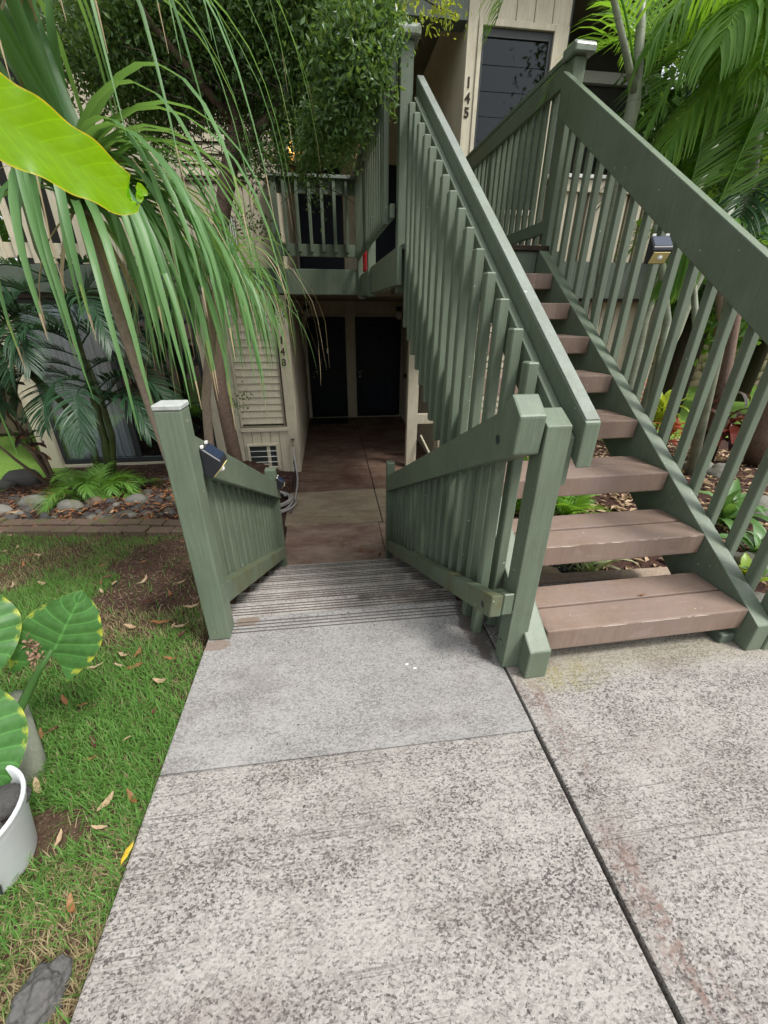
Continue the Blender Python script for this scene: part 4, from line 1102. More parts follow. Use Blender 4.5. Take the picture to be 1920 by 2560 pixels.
for k in range(70):
    p = at(80 + random.gauss(0, 12), 1632 + random.gauss(0, 20), Y=.985)
    v = Vector((random.gauss(0, 1), random.gauss(0, 1), random.gauss(0, 1))).normalized()
    mb.ribbon([p, p + v * .007, p + v * .013 + Vector((0, 0, -.003))], [.003, .009, .003], (random.gauss(0, 1), random.gauss(0, 1), 1), .7)
fe(mb.build('withered_leaf', M['withered'], EE))
l0 = at(84, 1950, Z=-.05); l1 = at(14, 1740, Y=l0.y + .13)
lg = MB().tube([l0, l0.lerp(l1, .35), l0.lerp(l1, .7), l1 - (l1 - l0).normalized() * .012, l1], [.043, .043, .043, .042, .036], 18, wob=.06).build('log_post', M['log'])
tag(lg, 'weathered grey green log leaning behind the white pot', 'log')
q = at(95, 2490, Z=.0)
o = MB().blob((0, 0, 0), (.042, .052, .048), 5, .34, 1.9, 17).build('lava_rock', M['lava']); o.location = (q.x + .005, q.y + .0, .0); o.rotation_euler = (0, 0, -.3)
tag(o, 'rough grey lava rock in the grass by the path at the lower left', 'rock')

# ------------------------------------------------------------------ planting bed, stones, brick edging
bed = tag(empty('planting_bed', (-2, 4.2, -.6)), kind='structure')
sm = []
for k in range(8):
    o = MB().blob((0, 0, 0), (1, .85, .6), 2, .22, 1.2, k + 20); me = D.meshes.new('stone'); o.bm.to_mesh(me); o.bm.free(); sm.append(me)
def place_stone(x, y, s, m):
    me = random.choice(sm)
    if len(me.materials) == 0: me.materials.append(None)
    o = D.objects.new('stone', me); COL.objects.link(o); o.parent = bed
    o.material_slots[0].link = 'OBJECT'; o.material_slots[0].material = M[m]
    o.location = Vector((x, y, ground_z(x, y) + s * .06)) - bed.location; o.scale = (s * random.uniform(.85, 1.3), s * random.uniform(.8, 1.1), s * random.uniform(.6, .95))
    o.rotation_euler = (random.uniform(-.2, .2), random.uniform(-.2, .2), random.uniform(0, 6.28))
cnt = 0; placed = []
while cnt < 230:
    y = 3.72 + abs(random.gauss(0, .62)); x = random.uniform(-3.6, -.95)
    if y > 5.4: continue
    s = random.uniform(.03, .072)
    if any((x - a) ** 2 + (y - b_2) ** 2 < (.62 * (s + s2)) ** 2 for a, b_2, s2 in placed): cnt += .05; continue
    placed.append((x, y, s)); place_stone(x, y, s, random.choice(('stone', 'stone', 'stone', 'stone_dark', 'stone_pale') if y < 4.1 else ('stone', 'stone_dark', 'stone'))); cnt += 1
for px_, py_, s, m, lab, nm in ((90, 1268, .115, 'stone_pale', 'flat pale grey rock at the left of the stone bed', 'rock'), (180, 1285, .10, 'stone_pale', 'grey pitted rock in the stone bed close to the bricks', 'rock'),
                            (242, 1268, .075, 'brick', 'small reddish lava stone in the middle of the stone bed', 'rock'), (345, 1265, .10, 'stone_pale', 'mossy two lobed rock near the right end of the bed', 'rock'),
                            (55, 1195, .20, 'stone_dark', 'large dark boulder at the left end of the bed', 'boulder'), (10, 1215, .11, 'stone_dark', 'dark rounded rock beside the large boulder', 'rock'), (5, 1295, .10, 'stone_pale', 'pale rock at the left frame edge above the bricks', 'rock')):
    g_ = at(px_, py_, Z=-.58 if py_ > 1230 else -.66)
    o = MB().blob((0, 0, 0), (s * 1.2, s * .8, s * .75), 3, .2, 1.3, int(px_)).build(nm, M[m]); o.location = (g_.x, g_.y, ground_z(g_.x, g_.y) + s * .3)
    tag(o, lab, nm)
BE = tag(empty('brick_edging', (-2.1, 3.55, -.5)), 'low edging of old mossy bricks between grass and stone bed', 'edging')
for row in range(2):
    x = -3.4; i = 0
    while x < -.95:
        ln = .205 + random.uniform(-.006, .006)
        y0 = 3.46 + row * .115 - (x + 2.2) * .14; drop = .05 if x > -1.45 else 0
        z0 = ground_z(x, y0) + .012 + row * .012 - drop
        o = MB().box(-ln / 2, ln / 2, -.052, .052, -.03, .032, .006).build('brick', M['brick'], BE)
        o.location = Vector((x + ln / 2 + (.1 if row else 0), y0, z0)) - BE.location; o.rotation_euler = (random.uniform(-.05, .05), random.uniform(-.04, .04), -.14 + random.uniform(-.04, .04))
        x += ln + .008; i += 1

# ------------------------------------------------------------------ ground litter: mulch chips
def scatter_strips(name, N, xr, yr, zoff, size, mat, kind='stuff', cond=None, aspect=.25, lift=.4):
    X = rng.uniform(*xr, N); Y = rng.uniform(*yr, N)
    if cond is not None:
        k = np.array([cond(a, b_) for a, b_ in zip(X, Y)]); X, Y = X[k], Y[k]; N = len(X)
    Z = np.array([ground_z(a, b_) for a, b_ in zip(X, Y)]) + zoff
    P = np.stack([X, Y, Z], 1)
    az = rng.uniform(0, 6.283, N); el = rng.normal(0, lift * .35, N)
    d = np.stack([np.cos(az) * np.cos(el), np.sin(az) * np.cos(el), np.sin(el)], 1)
    s = np.stack([-np.sin(az), np.cos(az), rng.normal(0, .3, N)], 1)
    L_ = size * rng.uniform(.4, 1.4, N)[:, None]; W = L_ * aspect * .5
    bow = np.array([0, 0, 1.0]) * L_ * .12
    Vv = np.stack([P - d * L_ / 2, P - s * W + bow, P + d * L_ / 2, P + s * W + bow], 1).reshape(-1, 3); q = np.arange(N) * 4
    o = raw(name, Vv, np.concatenate([np.stack([q, q + 1, q + 2], 1), np.stack([q, q + 2, q + 3], 1)]), M[mat], None, False)
    return tag(o, kind=kind)
scatter_strips('mulch_chips', 7500, (-4, -.66), (3.6, 6.2), .012, .055, 'chips')
scatter_strips('leaf_litter', 800, (-3.6, -.9), (3.6, 5.2), .03, .07, 'dead1', aspect=.28)
scatter_strips('leaf_litter', 4200, (.72, 5.5), (1.6, 6.2), .014, .075, 'dead2', aspect=.4)
scatter_strips('mulch_chips', 4000, (.72, 4.5), (1.6, 6.2), .012, .06, 'chips')
def bare(x, y):
    k = 1 + .35 * mnoise.noise(Vector((x * 4, y * 4, 9)))
    a = ((x + 1.0) / .62) ** 2 + ((y - 2.70) / .62) ** 2 < k or ((x + .98) / .42) ** 2 + ((y - 1.98) / .17) ** 2 < k or ((x + .9) / .2) ** 2 + ((y - .72) / .07) ** 2 < k - .3
    return a
scatter_strips('soil_crumbs', 2600, (-1.6, -.62), (1.6, 3.4), .006, .020, 'chips', cond=bare, aspect=.6)

# ------------------------------------------------------------------ grass
def grass(name, N, mat, hgt, wd, dens):
    t = rng.random(N); Y = .25 + 3.25 * t ** 1.35; X = -.597 - rng.random(N) ** 1.0 * (.75 + .95 * Y)
    keep = np.array([rng.random() < dens(a, b_) for a, b_ in zip(X, Y)]); X, Y = X[keep], Y[keep]; N = len(X)
    Z = np.array([ground_z(a, b_) for a, b_ in zip(X, Y)]) - .004
    P = np.stack([X, Y, Z], 1); az = rng.uniform(0, 6.283, N); ln = rng.uniform(.25, 1.1, N)
    d = np.stack([np.cos(az) * ln, np.sin(az) * ln, np.ones(N)], 1); d /= np.linalg.norm(d, axis=1)[:, None]
    d2 = d + np.stack([np.cos(az), np.sin(az), -np.ones(N) * .45], 1) * rng.uniform(.2, .9, N)[:, None]; d2 /= np.linalg.norm(d2, axis=1)[:, None]
    s = np.stack([-np.sin(az), np.cos(az), np.zeros(N)], 1); h = hgt * rng.uniform(.5, 1.35, N)[:, None]; w = wd * rng.uniform(.7, 1.3, N)[:, None]
    m = P + d * h * .55; tp_ = m + d2 * h * .5
    Vv = np.stack([P - s * w * .5, P + s * w * .5, m + s * w * .42, m - s * w * .42, tp_], 1).reshape(-1, 3); q = np.arange(N) * 5
    F_ = np.concatenate([np.stack([q, q + 1, q + 2], 1), np.stack([q, q + 2, q + 3], 1), np.stack([q + 3, q + 2, q + 4], 1)])
    return tag(raw(name, Vv, F_, M[mat], None, False), kind='stuff')
def dens(x, y):
    n = mnoise.noise(Vector((x * 1.8, y * 1.8, 1.5))) + .5 * mnoise.noise(Vector((x * 5, y * 5, 4)))
    if bare(x, y): return .03
    if y > 3.38 + (-2.2 - x) * .14: return .0
    return min(1, max(.06, .44 + n * 1.2))
grass('grass', 130000, 'grass', .052, .0034, dens)
grass('dry_grass', 62000, 'grass_dry', .040, .0024, lambda x, y: (0.05 if bare(x, y) else 1.0 - dens(x, y) * .72) if y < 3.38 + (-2.2 - x) * .14 else 0)

# ------------------------------------------------------------------ fallen leaves (each its own object)
def dead_mesh(ln, w, curl, seed):
    rnd = random.Random(seed); mb = MB(); mb.closed = False; n = 8
    pts = []; 
    for i in range(n + 1):
        t = i / n - .5
        pts.append((t * ln, .04 * ln * math.sin(t * 5 + seed), curl * ln * (t * t * 1.6) + .004 + .01 * math.sin(i * 1.9 + seed) * ln * 3))
    mb.ribbon(pts, [max(.003, w * math.sin(math.pi * min(1, (i + .35) / (n + .7))) ** .8) for i in range(n + 1)], (0, 0, 1), rnd.uniform(.2, .9))
    me = D.meshes.new('fallen_leaf'); mb.bm.to_mesh(me); mb.bm.free(); me.materials.append(None); return me
dm = [dead_mesh(random.uniform(.08, .13), random.uniform(.022, .038), random.uniform(.2, .9), k) for k in range(9)]
def fallen(x, y, z, mat, label, group, s=1.0, rz=None):
    o = D.objects.new('fallen_leaf', random.choice(dm)); COL.objects.link(o)
    o.material_slots[0].link = 'OBJECT'; o.material_slots[0].material = M[mat]
    o.location = (x, y, z); o.rotation_euler = (random.uniform(-.35, .35), random.uniform(-.25, .25), random.uniform(0, 6.28) if rz is None else rz); o.scale = (s, s, s)
    return tag(o, label, 'fallen leaf', group)
kinds = (('dead1', 'rust brown curled dead leaf lying on the left lawn'), ('dead2', 'dry tan dead leaf lying on the left lawn'), ('dead3', 'dark red brown dead leaf lying on the left lawn'))
spots = [(310, 1640), (345, 1635), (430, 1650), (300, 1665), (340, 1668), (240, 1670), (405, 1705), (165, 1755), (380, 1505), (430, 1490), (270, 1445), (285, 1460), (360, 1455), (450, 1460), (110, 1460), (255, 1415), (60, 1415), (130, 1830), (100, 1850), (235, 1860), (230, 1900), (320, 1850), (390, 1780), (400, 1560), (330, 1570), (455, 1570), (250, 2070), (150, 2100), (180, 2270), (30, 1340), (100, 1390), (200, 1395), (30, 1470), (480, 1520), (455, 1590), (95, 1970), (265, 2010), (330, 2000), (210, 1765)]
for i in range(46):
    y = random.uniform(1.0, 3.35); x = -.68 - random.random() * (.55 + .75 * y); spots.append((x, y))
def where(x, y):
    if y > 2.95: return 'just below the brick edging'
    if x > -.82 and y < 1.35: return 'close to the edge of the concrete path'
    if ((x + 1.02) / .55) ** 2 + ((y - 2.7) / .6) ** 2 < 1: return 'on the bare dirt beside the left railing'
    if y > 2.1: return 'on the far part of the left lawn'
    if x < -1.05 and y < 1.35: return 'in the grass behind the white pot'
    if x > -1.15 and y > 1.35: return 'on the grass beside the tall square post'
    return 'in the middle of the left lawn'
for i, (a, b_) in enumerate(spots):
    if a > 0:
        q = at(a, b_, Z=0)
        for _ in range(6): q = at(a, b_, Z=ground_z(q.x, q.y) + .02)
        x, y = q.x, q.y
    else: x, y = a, b_
    m, lab = kinds[random.choice((0, 0, 1, 1, 2))]
    fallen(x, y, ground_z(x, y) + .024, m, lab.replace('lying on the left lawn', where(x, y)), 'dead leaves on the left lawn', min(1, .45 + y * .3) * random.uniform(.45, .8) if a > 0 else random.uniform(.25, .55))
for i in range(26):
    x = random.uniform(-3.3, -.8); y = random.uniform(3.65, 4.7)
    fallen(x, y, ground_z(x, y) + .05, random.choice(('dead1', 'dead2')), 'dry leaf lying among the stones of the left bed', 'dry leaves on the stone bed', random.uniform(.5, 1.0))
q = at(297, 2135, Z=0); fallen(-.612, q.y, .0, 'dead_yel', 'yellow leaf standing on edge between lawn and path', None, .62, 1.4).rotation_euler = (1.2, 0, 1.35)
for (a, b_, m, lab) in ((902, 1378, 'dead1', 'curled orange brown leaf at the foot of the concrete steps'), (930, 1383, 'dead1', 'upright orange brown leaf beside the right end post'), (865, 1360, 'dead2', 'tiny pale leaf on the lower walkway'), (958, 1140, 'dead1', 'lone brown leaf on the dark breezeway floor'), (948, 1390, 'dead3', 'dark red leaf scrap against the right end post')):
    q = at(a, b_, Z=FZ); fallen(q.x, q.y, FZ + .012, m, lab, None, .7 if m != 'dead2' else .4)
q = at(1605, 1490, Z=.185); fallen(q.x, q.y, .188, 'dead1', 'small brown leaf caught in the gap of the bottom tread', None, .32, .1)
pp = tag(empty('white_crumbs', (.3, 2.1, -.3)), 'scattered white crumbs on the second concrete step down', 'crumbs')
mb = MB()
for i in range(15):
    x = random.uniform(.18, .47); mb.blob((x - .3, random.uniform(-.18, -.07), -.152 * 2 + .3 + .003), (random.uniform(.003, .010), random.uniform(.003, .007), .004), 1, .4, 2, i)
mb.build('crumb', M['pir'], pp)
mb = MB()
for a, b_ in ((1017, 1661), (1037, 1671)): 
    q = at(a, b_, Z=.0); mb.prism('z', [(q.x - .008, q.y - .002), (q.x + .006, q.y - .004), (q.x + .008, q.y + .003), (q.x - .004, q.y + .004)], .0, .0015)
tag(mb.build('paint_flakes', M['pir']), 'two small white paint flakes on the smooth grey slab', 'flakes')
# ------------------------------------------------------------------ small-leaved tree in front of the breezeway
tb = at(607, 1215, Y=4.35); tb.z = ground_z(tb.x, tb.y) - .03
TRE = tag(empty('small_leaf_tree', tuple(tb)), 'dense small leaved tree with brown trunk hanging over the breezeway', 'tree')
ti = -Vector(tb)
def ft(o): o.location = ti; return o
tk = [tb, at(548, 965, Y=4.35), at(540, 800, Y=4.4), at(545, 600, Y=4.45), at(572, 430, Y=4.5), at(592, 320, Y=4.5), at(565, 190, Y=4.5), at(540, 0, Y=4.5)]
ft(MB().tube(tk, [.078, .066, .062, .062, .070, .066, .050, .03], 10, wob=.2).build('trunk', M['bark'], TRE))
for pts, r in (([tk[4], at(640, 330, Y=4.4), at(720, 245, Y=4.25), at(850, 190, Y=4.1), at(960, 100, Y=4.0)], [.045, .038, .030, .02, .008]),
               ([tk[5], at(480, 180, Y=4.3), at(380, 60, Y=4.2), at(300, -60, Y=4.1)], [.04, .03, .022, .012]),
               ([tk[6], at(700, 60, Y=4.2), at(800, -60, Y=4.0)], [.035, .025, .012]), ([tk[4], at(500, 380, Y=4.6), at(420, 330, Y=4.7)], [.025, .018, .008]),
               ([tk[5], at(680, 400, Y=4.35), at(760, 430, Y=4.2)], [.02, .014, .005])):
    ft(MB().tube(pts, r, 8, wob=.2).build('branch', M['bark'], TRE))
# twigs
mb = MB()
for k in range(170):
    a = at(random.uniform(390, 800), random.uniform(60, 470), Y=random.uniform(4.0, 4.9))
    c = curve_pts(a, (random.gauss(0, 1), random.gauss(0, .6), random.gauss(-.2, .7)), random.uniform(.2, .55), 5, .3, .35)
    mb.tube(c, [.0045, .004, .0035, .003, .0025, .0015], 4, cap=False)
o = ft(mb.build('twigs', M['bark_dark'], TRE)); o['kind'] = 'stuff'
cl_ = []
def clump(px, py, Y, r, w=None, z=.75):
    c = at(px, py, Y=Y); cl_.append((tuple(c), (r, r * .9, r * z), w or r ** 2.2))
for a in ((420, 40, 4.4, .55), (560, 60, 4.5, .55), (700, 60, 4.2, .5), (820, 70, 4.1, .42), (900, 150, 4.05, .32), (640, 170, 4.4, .42), (780, 190, 4.15, .36), (480, 190, 4.6, .42),
          (870, 250, 4.1, .30), (780, 300, 4.2, .32), (880, 320, 4.15, .20), (800, 340, 4.25, .22), (720, 320, 4.3, .22), (900, 90, 3.9, .22), (330, 150, 4.7, .42), (300, 30, 4.4, .5),
          (690, -150, 4.2, .7), (450, -180, 4.3, .75), (860, -120, 4.0, .55), (820, 420, 4.2, .08), (750, 430, 4.3, .07), (640, 430, 4.5, .12, .012), (660, 250, 4.5, .3), (860, 420, 4.1, .05)):
    clump(*a[:4], *(a[4:] or ()))
for a in ((380, 90, 4.9, .6), (500, 60, 5.0, .6), (620, 90, 4.9, .55), (740, 120, 4.7, .5), (460, 220, 5.0, .4), (330, 230, 5.0, .4), (660, 260, 4.8, .36), (560, 140, 4.7, .5), (850, 120, 4.4, .4), (880, 220, 4.2, .26), (400, 330, 4.9, .25), (870, 50, 3.5, .20, .08), (915, 100, 3.4, .12, .06), (915, 180, 3.35, .10, .045), (945, 40, 3.4, .10, .04), (975, 110, 3.4, .045, .006), (960, 200, 3.4, .04, .005), (860, 150, 3.5, .20, .09), (860, 250, 3.5, .14, .06), (800, 310, 3.7, .15, .06), (860, 310, 3.55, .11, .04), (780, 370, 3.9, .11, .035), (700, 390, 4.1, .10, .02), (850, 380, 3.7, .06, .012), (770, 445, 4.0, .05, .005), (620, 380, 4.3, .14, .012)): clump(*a)
for k in range(13):
    for py_ in (-70, 60, 180): clump(140 + 62 * k + random.uniform(-20, 20), py_ + random.uniform(-30, 30) - (60 if k < 3 else 0), random.uniform(4.6, 5.4), .42, .10)
ft(leafcloud('crown', cl_, 150000, .044, M['tree_leaf'], TRE, .42))
cl_ = []
for a in ((1000, 30, 3.7, .10), (1070, 40, 3.6, .10), (1110, 45, 3.55, .07), (1120, 10, 3.6, .10), (1060, 100, 3.65, .04), (1030, -30, 3.7, .16)): clump(*a)
ft(leafcloud('sunlit_sprig', cl_, 420, .036, M['tree_leaf_y'], TRE, .42))['kind'] = 'stuff'
mb = MB()
for p in ([at(900, -20, Y=3.8), at(1000, 30, Y=3.7), at(1065, 100, Y=3.65)], [at(1000, -40, Y=3.7), at(1080, 10, Y=3.6), at(1140, 40, Y=3.55)], [at(1030, 60, Y=3.68), at(1050, 90, Y=3.66), at(1062, 118, Y=3.65)]): mb.tube(p, [.005, .004, .0015], 5)
ft(mb.build('sprig_stem', M['bark_dark'], TRE))
cl_ = []
for a in ((690, 790, 4.9, .10), (705, 760, 4.9, .08), (590, 1010, 4.9, .08), (620, 985, 4.9, .08), (640, 560, 4.9, .10), (690, 590, 5.0, .08), (600, 560, 4.9, .12), (830, 490, 4.3, .05), (800, 500, 4.3, .05)): clump(*a)
ft(leafcloud('low_sprig', cl_, 420, .040, M['tree_leaf'], TRE, .45))['kind'] = 'stuff'

# ------------------------------------------------------------------ feathery palms by the left window
def palm(loc, label, canes, fronds, cane_mat, leaf_mat, group=None, lw=.022, ll=.32, nl=30, cat='palm tree', name='areca_palm'):
    r = tag(empty(name, loc), label, cat, group); inv = -Vector(loc)
    for pts, rad in canes:
        o = MB().tube(pts, rad, 10).build('cane', M[cane_mat], r); o.location = inv
    for f in fronds:
        p0, d0, ln, sag = f[:4]; kw = f[4] if len(f) > 4 else {}
        m = kw.pop('mat', leaf_mat)
        frond(r, p0, d0, ln, sag, kw.pop('lw', lw), kw.pop('ll', ll), kw.pop('nl', nl), m, inv, **kw)
    return r
Yp = 4.95
g1 = at(248, 1160, Y=Yp); g1.z = ground_z(g1.x, g1.y) - .03
c1 = [g1 + Vector((.04, 0, 0)), at(262, 1100, Y=Yp), at(225, 960, Y=Yp), at(190, 840, Y=Yp), at(150, 740, Y=Yp), at(95, 620, Y=Yp), at(55, 480, Y=Yp), at(50, 390, Y=Yp)]
c2 = [g1 + Vector((-.03, 0, 0)), at(225, 1100, Y=Yp), at(160, 1010, Y=Yp - .1), at(70, 930, Y=Yp - .2), at(-20, 850, Y=Yp - .3)]
c3 = [g1 + Vector((.05, .05, 0)), at(280, 1090, Y=Yp), at(250, 990, Y=Yp), at(215, 900, Y=Yp + .1)]
fr = []
for (px_, py_, dx, dy, dz, ln, sag) in ((200, 860, -.5, -.5, .5, .95, 1.6), (200, 870, -.2, -.6, .55, 1.05, 1.9), (205, 860, .6, -.3, .6, .95, 1.5), (200, 850, -.8, -.1, .7, 1.0, 1.2),
                                 (215, 930, -.5, -.5, .5, .9, 1.9), (190, 850, .3, .2, .9, 1.0, 1.1), (-10, 850, .7, -.2, .7, 1.0, 1.3), (-10, 850, -.4, -.5, .7, 1.0, 1.2), (0, 845, .3, .4, .9, .9, .9),
                                 (215, 930, .8, -.2, .5, .95, 1.7), (260, 1020, .75, -.35, .55, .9, 1.6), (255, 1010, .5, .3, .8, .9, 1.2), (225, 960, -.25, -.7, .4, .9, 2.0)):
    fr.append((at(px_, py_, Y=Yp - .05), (dx, dy, dz), ln, sag))
for (px_, py_, dx, dy, dz, ln, sag) in ((215, 900, -.6, -.55, .55, 1.15, 2.2), (160, 780, -.5, -.5, .6, 1.2, 1.9), (170, 800, .5, -.5, .6, 1.2, 1.9), (225, 960, -.7, -.4, .6, 1.1, 1.9), (235, 990, .2, -.8, .6, 1.1, 2.2), (240, 980, .8, -.3, .7, 1.2, 1.7), (130, 700, -.3, -.7, .4, 1.2, 2.2), (130, 700, .8, -.2, .5, 1.2, 1.8), (255, 1010, .7, -.5, .6, 1.0, 1.8), (-10, 850, .6, -.6, .6, 1.1, 1.6), (60, 480, .5, -.5, .6, 1.1, 1.6)):
    fr.append((at(px_, py_, Y=Yp - .08), (dx, dy, dz), ln, sag, {'nl': 50}))
palm(tuple(g1), 'dark feathery palm clump with leaning canes before the curtained window', [(c1, [.045, .04, .036, .035, .034, .032, .03, .028]), (c2, [.045, .04, .036, .034, .032]), (c3, [.038, .034, .03, .026])], fr, 'cane_dark', 'palm_dark', lw=.016, ll=.36, nl=44)
g2 = at(255, 1225, Y=4.55); g2.z = ground_z(g2.x, g2.y)
fr = []
for k in range(26):
    a = random.uniform(0, 6.28); e = random.uniform(.25, 1.2)
    fr.append((g2 + Vector((random.gauss(0, .13), random.gauss(0, .08), .05)), (math.cos(a) * math.cos(e), math.sin(a) * math.cos(e) - .15, math.sin(e)), random.uniform(.32, .6), random.uniform(.9, 1.7), {'mat': random.choice(('palm_young', 'palm', 'palm_young'))}))
palm(tuple(g2), 'low bright green young palm at the foot of the dark palm clump', [], fr, 'cane', 'palm_young', lw=.010, ll=.20, nl=28, cat='plant', name='young_palm')

# thin maroon shrub at the far left
sb = at(135, 1190, Y=4.75); sb.z = ground_z(sb.x, sb.y)
SH = tag(empty('bare_stemmed_shrub', tuple(sb)), 'sparse shrub with bare brown stems and dark maroon leaves at far left', 'shrub'); sin_ = -Vector(sb)
for pts in ([(130, 1190), (80, 1130), (30, 1085), (-30, 1000)], [(125, 1190), (70, 1090), (20, 1040), (5, 960)], [(135, 1190), (90, 1130), (50, 1080), (25, 1040)], [(140, 1190), (110, 1140), (70, 1110), (40, 1050)], [(120, 1190), (40, 1150), (-20, 1100)]):
    P_ = [sb] + [at(x, y, Y=4.75 + random.uniform(-.15, .15)) for x, y in pts[1:]]
    o = MB().tube(P_, np.linspace(.022, .008, len(P_)), 7).build('stem', M['redstem'], SH); o.location = sin_
for k in range(34):
    x, y = random.choice(((20, 1040), (5, 960), (10, 1000), (30, 1085), (55, 1080), (80, 1125), (60, 1110), (10, 920), (95, 1120)))
    p = at(x + random.gauss(0, 14), y + random.gauss(0, 16), Y=4.75); v = Vector((random.gauss(.3, 1), random.gauss(-.3, .6), random.gauss(.1, .6))).normalized()
    mb = MB(); mb.closed = False; ln = random.uniform(.09, .17)
    mb.ribbon([p, p + v * ln * .4, p + v * ln * .8 - Vector((0, 0, .01)), p + v * ln - Vector((0, 0, .025))], [.012, .05, .04, .003], (random.gauss(0, .5), random.gauss(0, .5), 1), .3)
    o = mb.build('leaf', M[random.choice(('ti_dark', 'ti_dark', 'ti_dark', 'dead1', 'lily'))], SH); o.location = sin_

# ------------------------------------------------------------------ palms on the right, beyond the staircase
def gpt(px_, py_, Y):
    p = at(px_, py_, Y=Y); p.z = ground_z(p.x, p.y) - .03; return p
b0 = gpt(1575, 1060, 4.0); Yr = 4.0
ca = [b0, at(1580, 940, Y=Yr), at(1610, 800, Y=Yr), at(1660, 650, Y=Yr), at(1740, 480, Y=Yr + .1), at(1800, 330, Y=Yr + .2)]
cb = [b0 + Vector((.12, 0, 0)), at(1640, 930, Y=Yr), at(1690, 830, Y=Yr), at(1725, 735, Y=Yr), at(1790, 600, Y=Yr), at(1840, 480, Y=Yr)]
Yr0, Yr = Yr, 3.35
cc_ = [gpt(1500, 1000, 3.35), at(1490, 760, Y=Yr), at(1510, 640, Y=Yr), at(1535, 500, Y=Yr), at(1562, 350, Y=Yr), at(1582, 270, Y=Yr), at(1592, 200, Y=Yr), at(1602, 60, Y=Yr), at(1606, -60, Y=Yr)]
sh_ = [at(1560, 345, Y=Yr), at(1576, 270, Y=Yr), at(1588, 215, Y=Yr), at(1596, 150, Y=Yr)]
K = dict
fr = [(at(1606, -60, Y=Yr), (-.8, .1, .6), 1.1, 1.7, K(nl=30, ll=.4)),
      (at(1600, 150, Y=Yr - .0), (.55, -.55, .65), 1.9, 1.35, K(nl=66, ll=.62, lw=.018)), (at(1600, 150, Y=Yr), (.75, -.2, .8), 2.0, 1.2, K(nl=66, ll=.6, lw=.018)),
      (at(1590, 190, Y=Yr), (.3, .5, .9), 1.7, 1.0, K(nl=40, ll=.5)), (at(1590, 190, Y=Yr), (-.55, -.1, .9), 1.3, 1.4, K(nl=34, ll=.42)),
      (at(1605, 200, Y=Yr), (.35, -.75, .35), 1.35, 1.6, K(nl=60, ll=.58, lw=.018))]
palm(tuple(b0), 'slender palm clump with pale ringed canes rising behind the right handrail', [(ca, [.055, .05, .046, .042, .038, .03]), (cb, [.06, .056, .052, .05, .045, .04]), (cc_, [.035, .032, .030, .034, .044, .044, .034, .026, .02]), ([at(1588, 240, Y=3.34), at(1560, 110, Y=3.3), at(1530, -20, Y=3.28), at(1515, -120, Y=3.2)], [.024, .020, .016, .012])], fr, 'cane_grey', 'palm', lw=.018, ll=.5, nl=56)
b1_ = gpt(1795, 1000, 3.6); Y2 = 3.6
cd_ = [b1_, at(1835, 700, Y=Y2), at(1870, 480, Y=Y2), at(1900, 300, Y=Y2)]
fr = [(at(1890, 330, Y=Y2), (-.75, -.2, .7), 1.4, 1.5, K(nl=40, ll=.55, mat='palm_young')), (at(1890, 300, Y=Y2), (-.5, -.6, .8), 1.5, 1.6, K(nl=40, ll=.55)), (at(1900, 280, Y=Y2), (-.35, .2, 1), 1.6, .8, K(nl=40, ll=.5)),
      (at(1880, 480, Y=Y2), (-.8, -.1, -.1), 1.1, .5, K(nl=26, ll=.42)), (at(1900, 280, Y=Y2), (.5, -.4, .9), 1.6, 1.0), (at(1890, 400, Y=Y2), (-.6, .3, .4), 1.2, 1.3, K(mat='palm_dark', nl=34)), (at(1880, 470, Y=Y2), (-.5, -.5, .1), .9, 1.6, K(mat='palm_dark', nl=30, ll=.35)),
      (at(1890, 300, Y=Y2), (-.9, .25, .9), 1.7, 1.1, K(nl=44, ll=.6))]
palm(tuple(b1_), 'palm with yellowish drooping fronds at the right edge above the handrail', [(cd_, [.05, .045, .04, .036])], fr, 'cane_grey', 'palm', lw=.018, ll=.5)
b3_ = gpt(1655, 1010, 3.3)
SVR = ((.95, -.35, .0), (.75, .65, .0))
fr = []
for (x, y, dx, dy, ln, Y, m, ll) in ((1672, 600, -.02, 0, 1.75, 3.5, 'palm', .85), (1690, 600, .02, .05, 1.7, 3.35, 'palm', .80), (1660, 580, .10, .1, 1.75, 3.5, 'palm', .8), (1740, 640, .12, -.05, 1.6, 3.3, 'palm', .7), (1800, 690, .2, .05, 1.5, 3.4, 'palm_dark', .7), (1700, 560, -.06, .25, 1.6, 3.7, 'palm_dark', .6)):
    fr.append((at(x, y, Y=Y), (dx, dy, 1), ln, .10, K(mat=m, nl=78, ll=ll, lw=.017, sv=SVR, droop=.16, ang=62, vee=.1)))
for (x, y, dx, dy, dz, ln, Y, m) in ((1900, 250, -.55, -.35, .75, 1.1, 3.2, 'palm_young'), (1960, 300, -.8, -.2, .5, 1.2, 3.3, 'palm_young'), (1960, 120, -.7, -.1, .6, 1.2, 3.3, 'palm_young'), (1880, 560, -.8, -.1, .15, .8, 3.3, 'palm_young')):
    fr.append((at(x, y, Y=Y), (dx, dy, dz), ln, 1.5, K(mat=m, nl=44, ll=.5, lw=.024, droop=1.5, ang=70, vee=.2)))
palm(tuple(b3_), 'young palm whose upright fronds fan out just above the right handrail', [([b3_, at(1668, 800, Y=3.3), at(1650, 620, Y=3.3), at(1640, 560, Y=3.3)], [.035, .03, .026, .02]), ([b3_ + Vector((.08, 0, 0)), at(1740, 820, Y=3.35), at(1730, 640, Y=3.35)], [.03, .026, .02])], fr, 'cane_grey', 'palm')
b2 = gpt(1810, 930, 6.2)
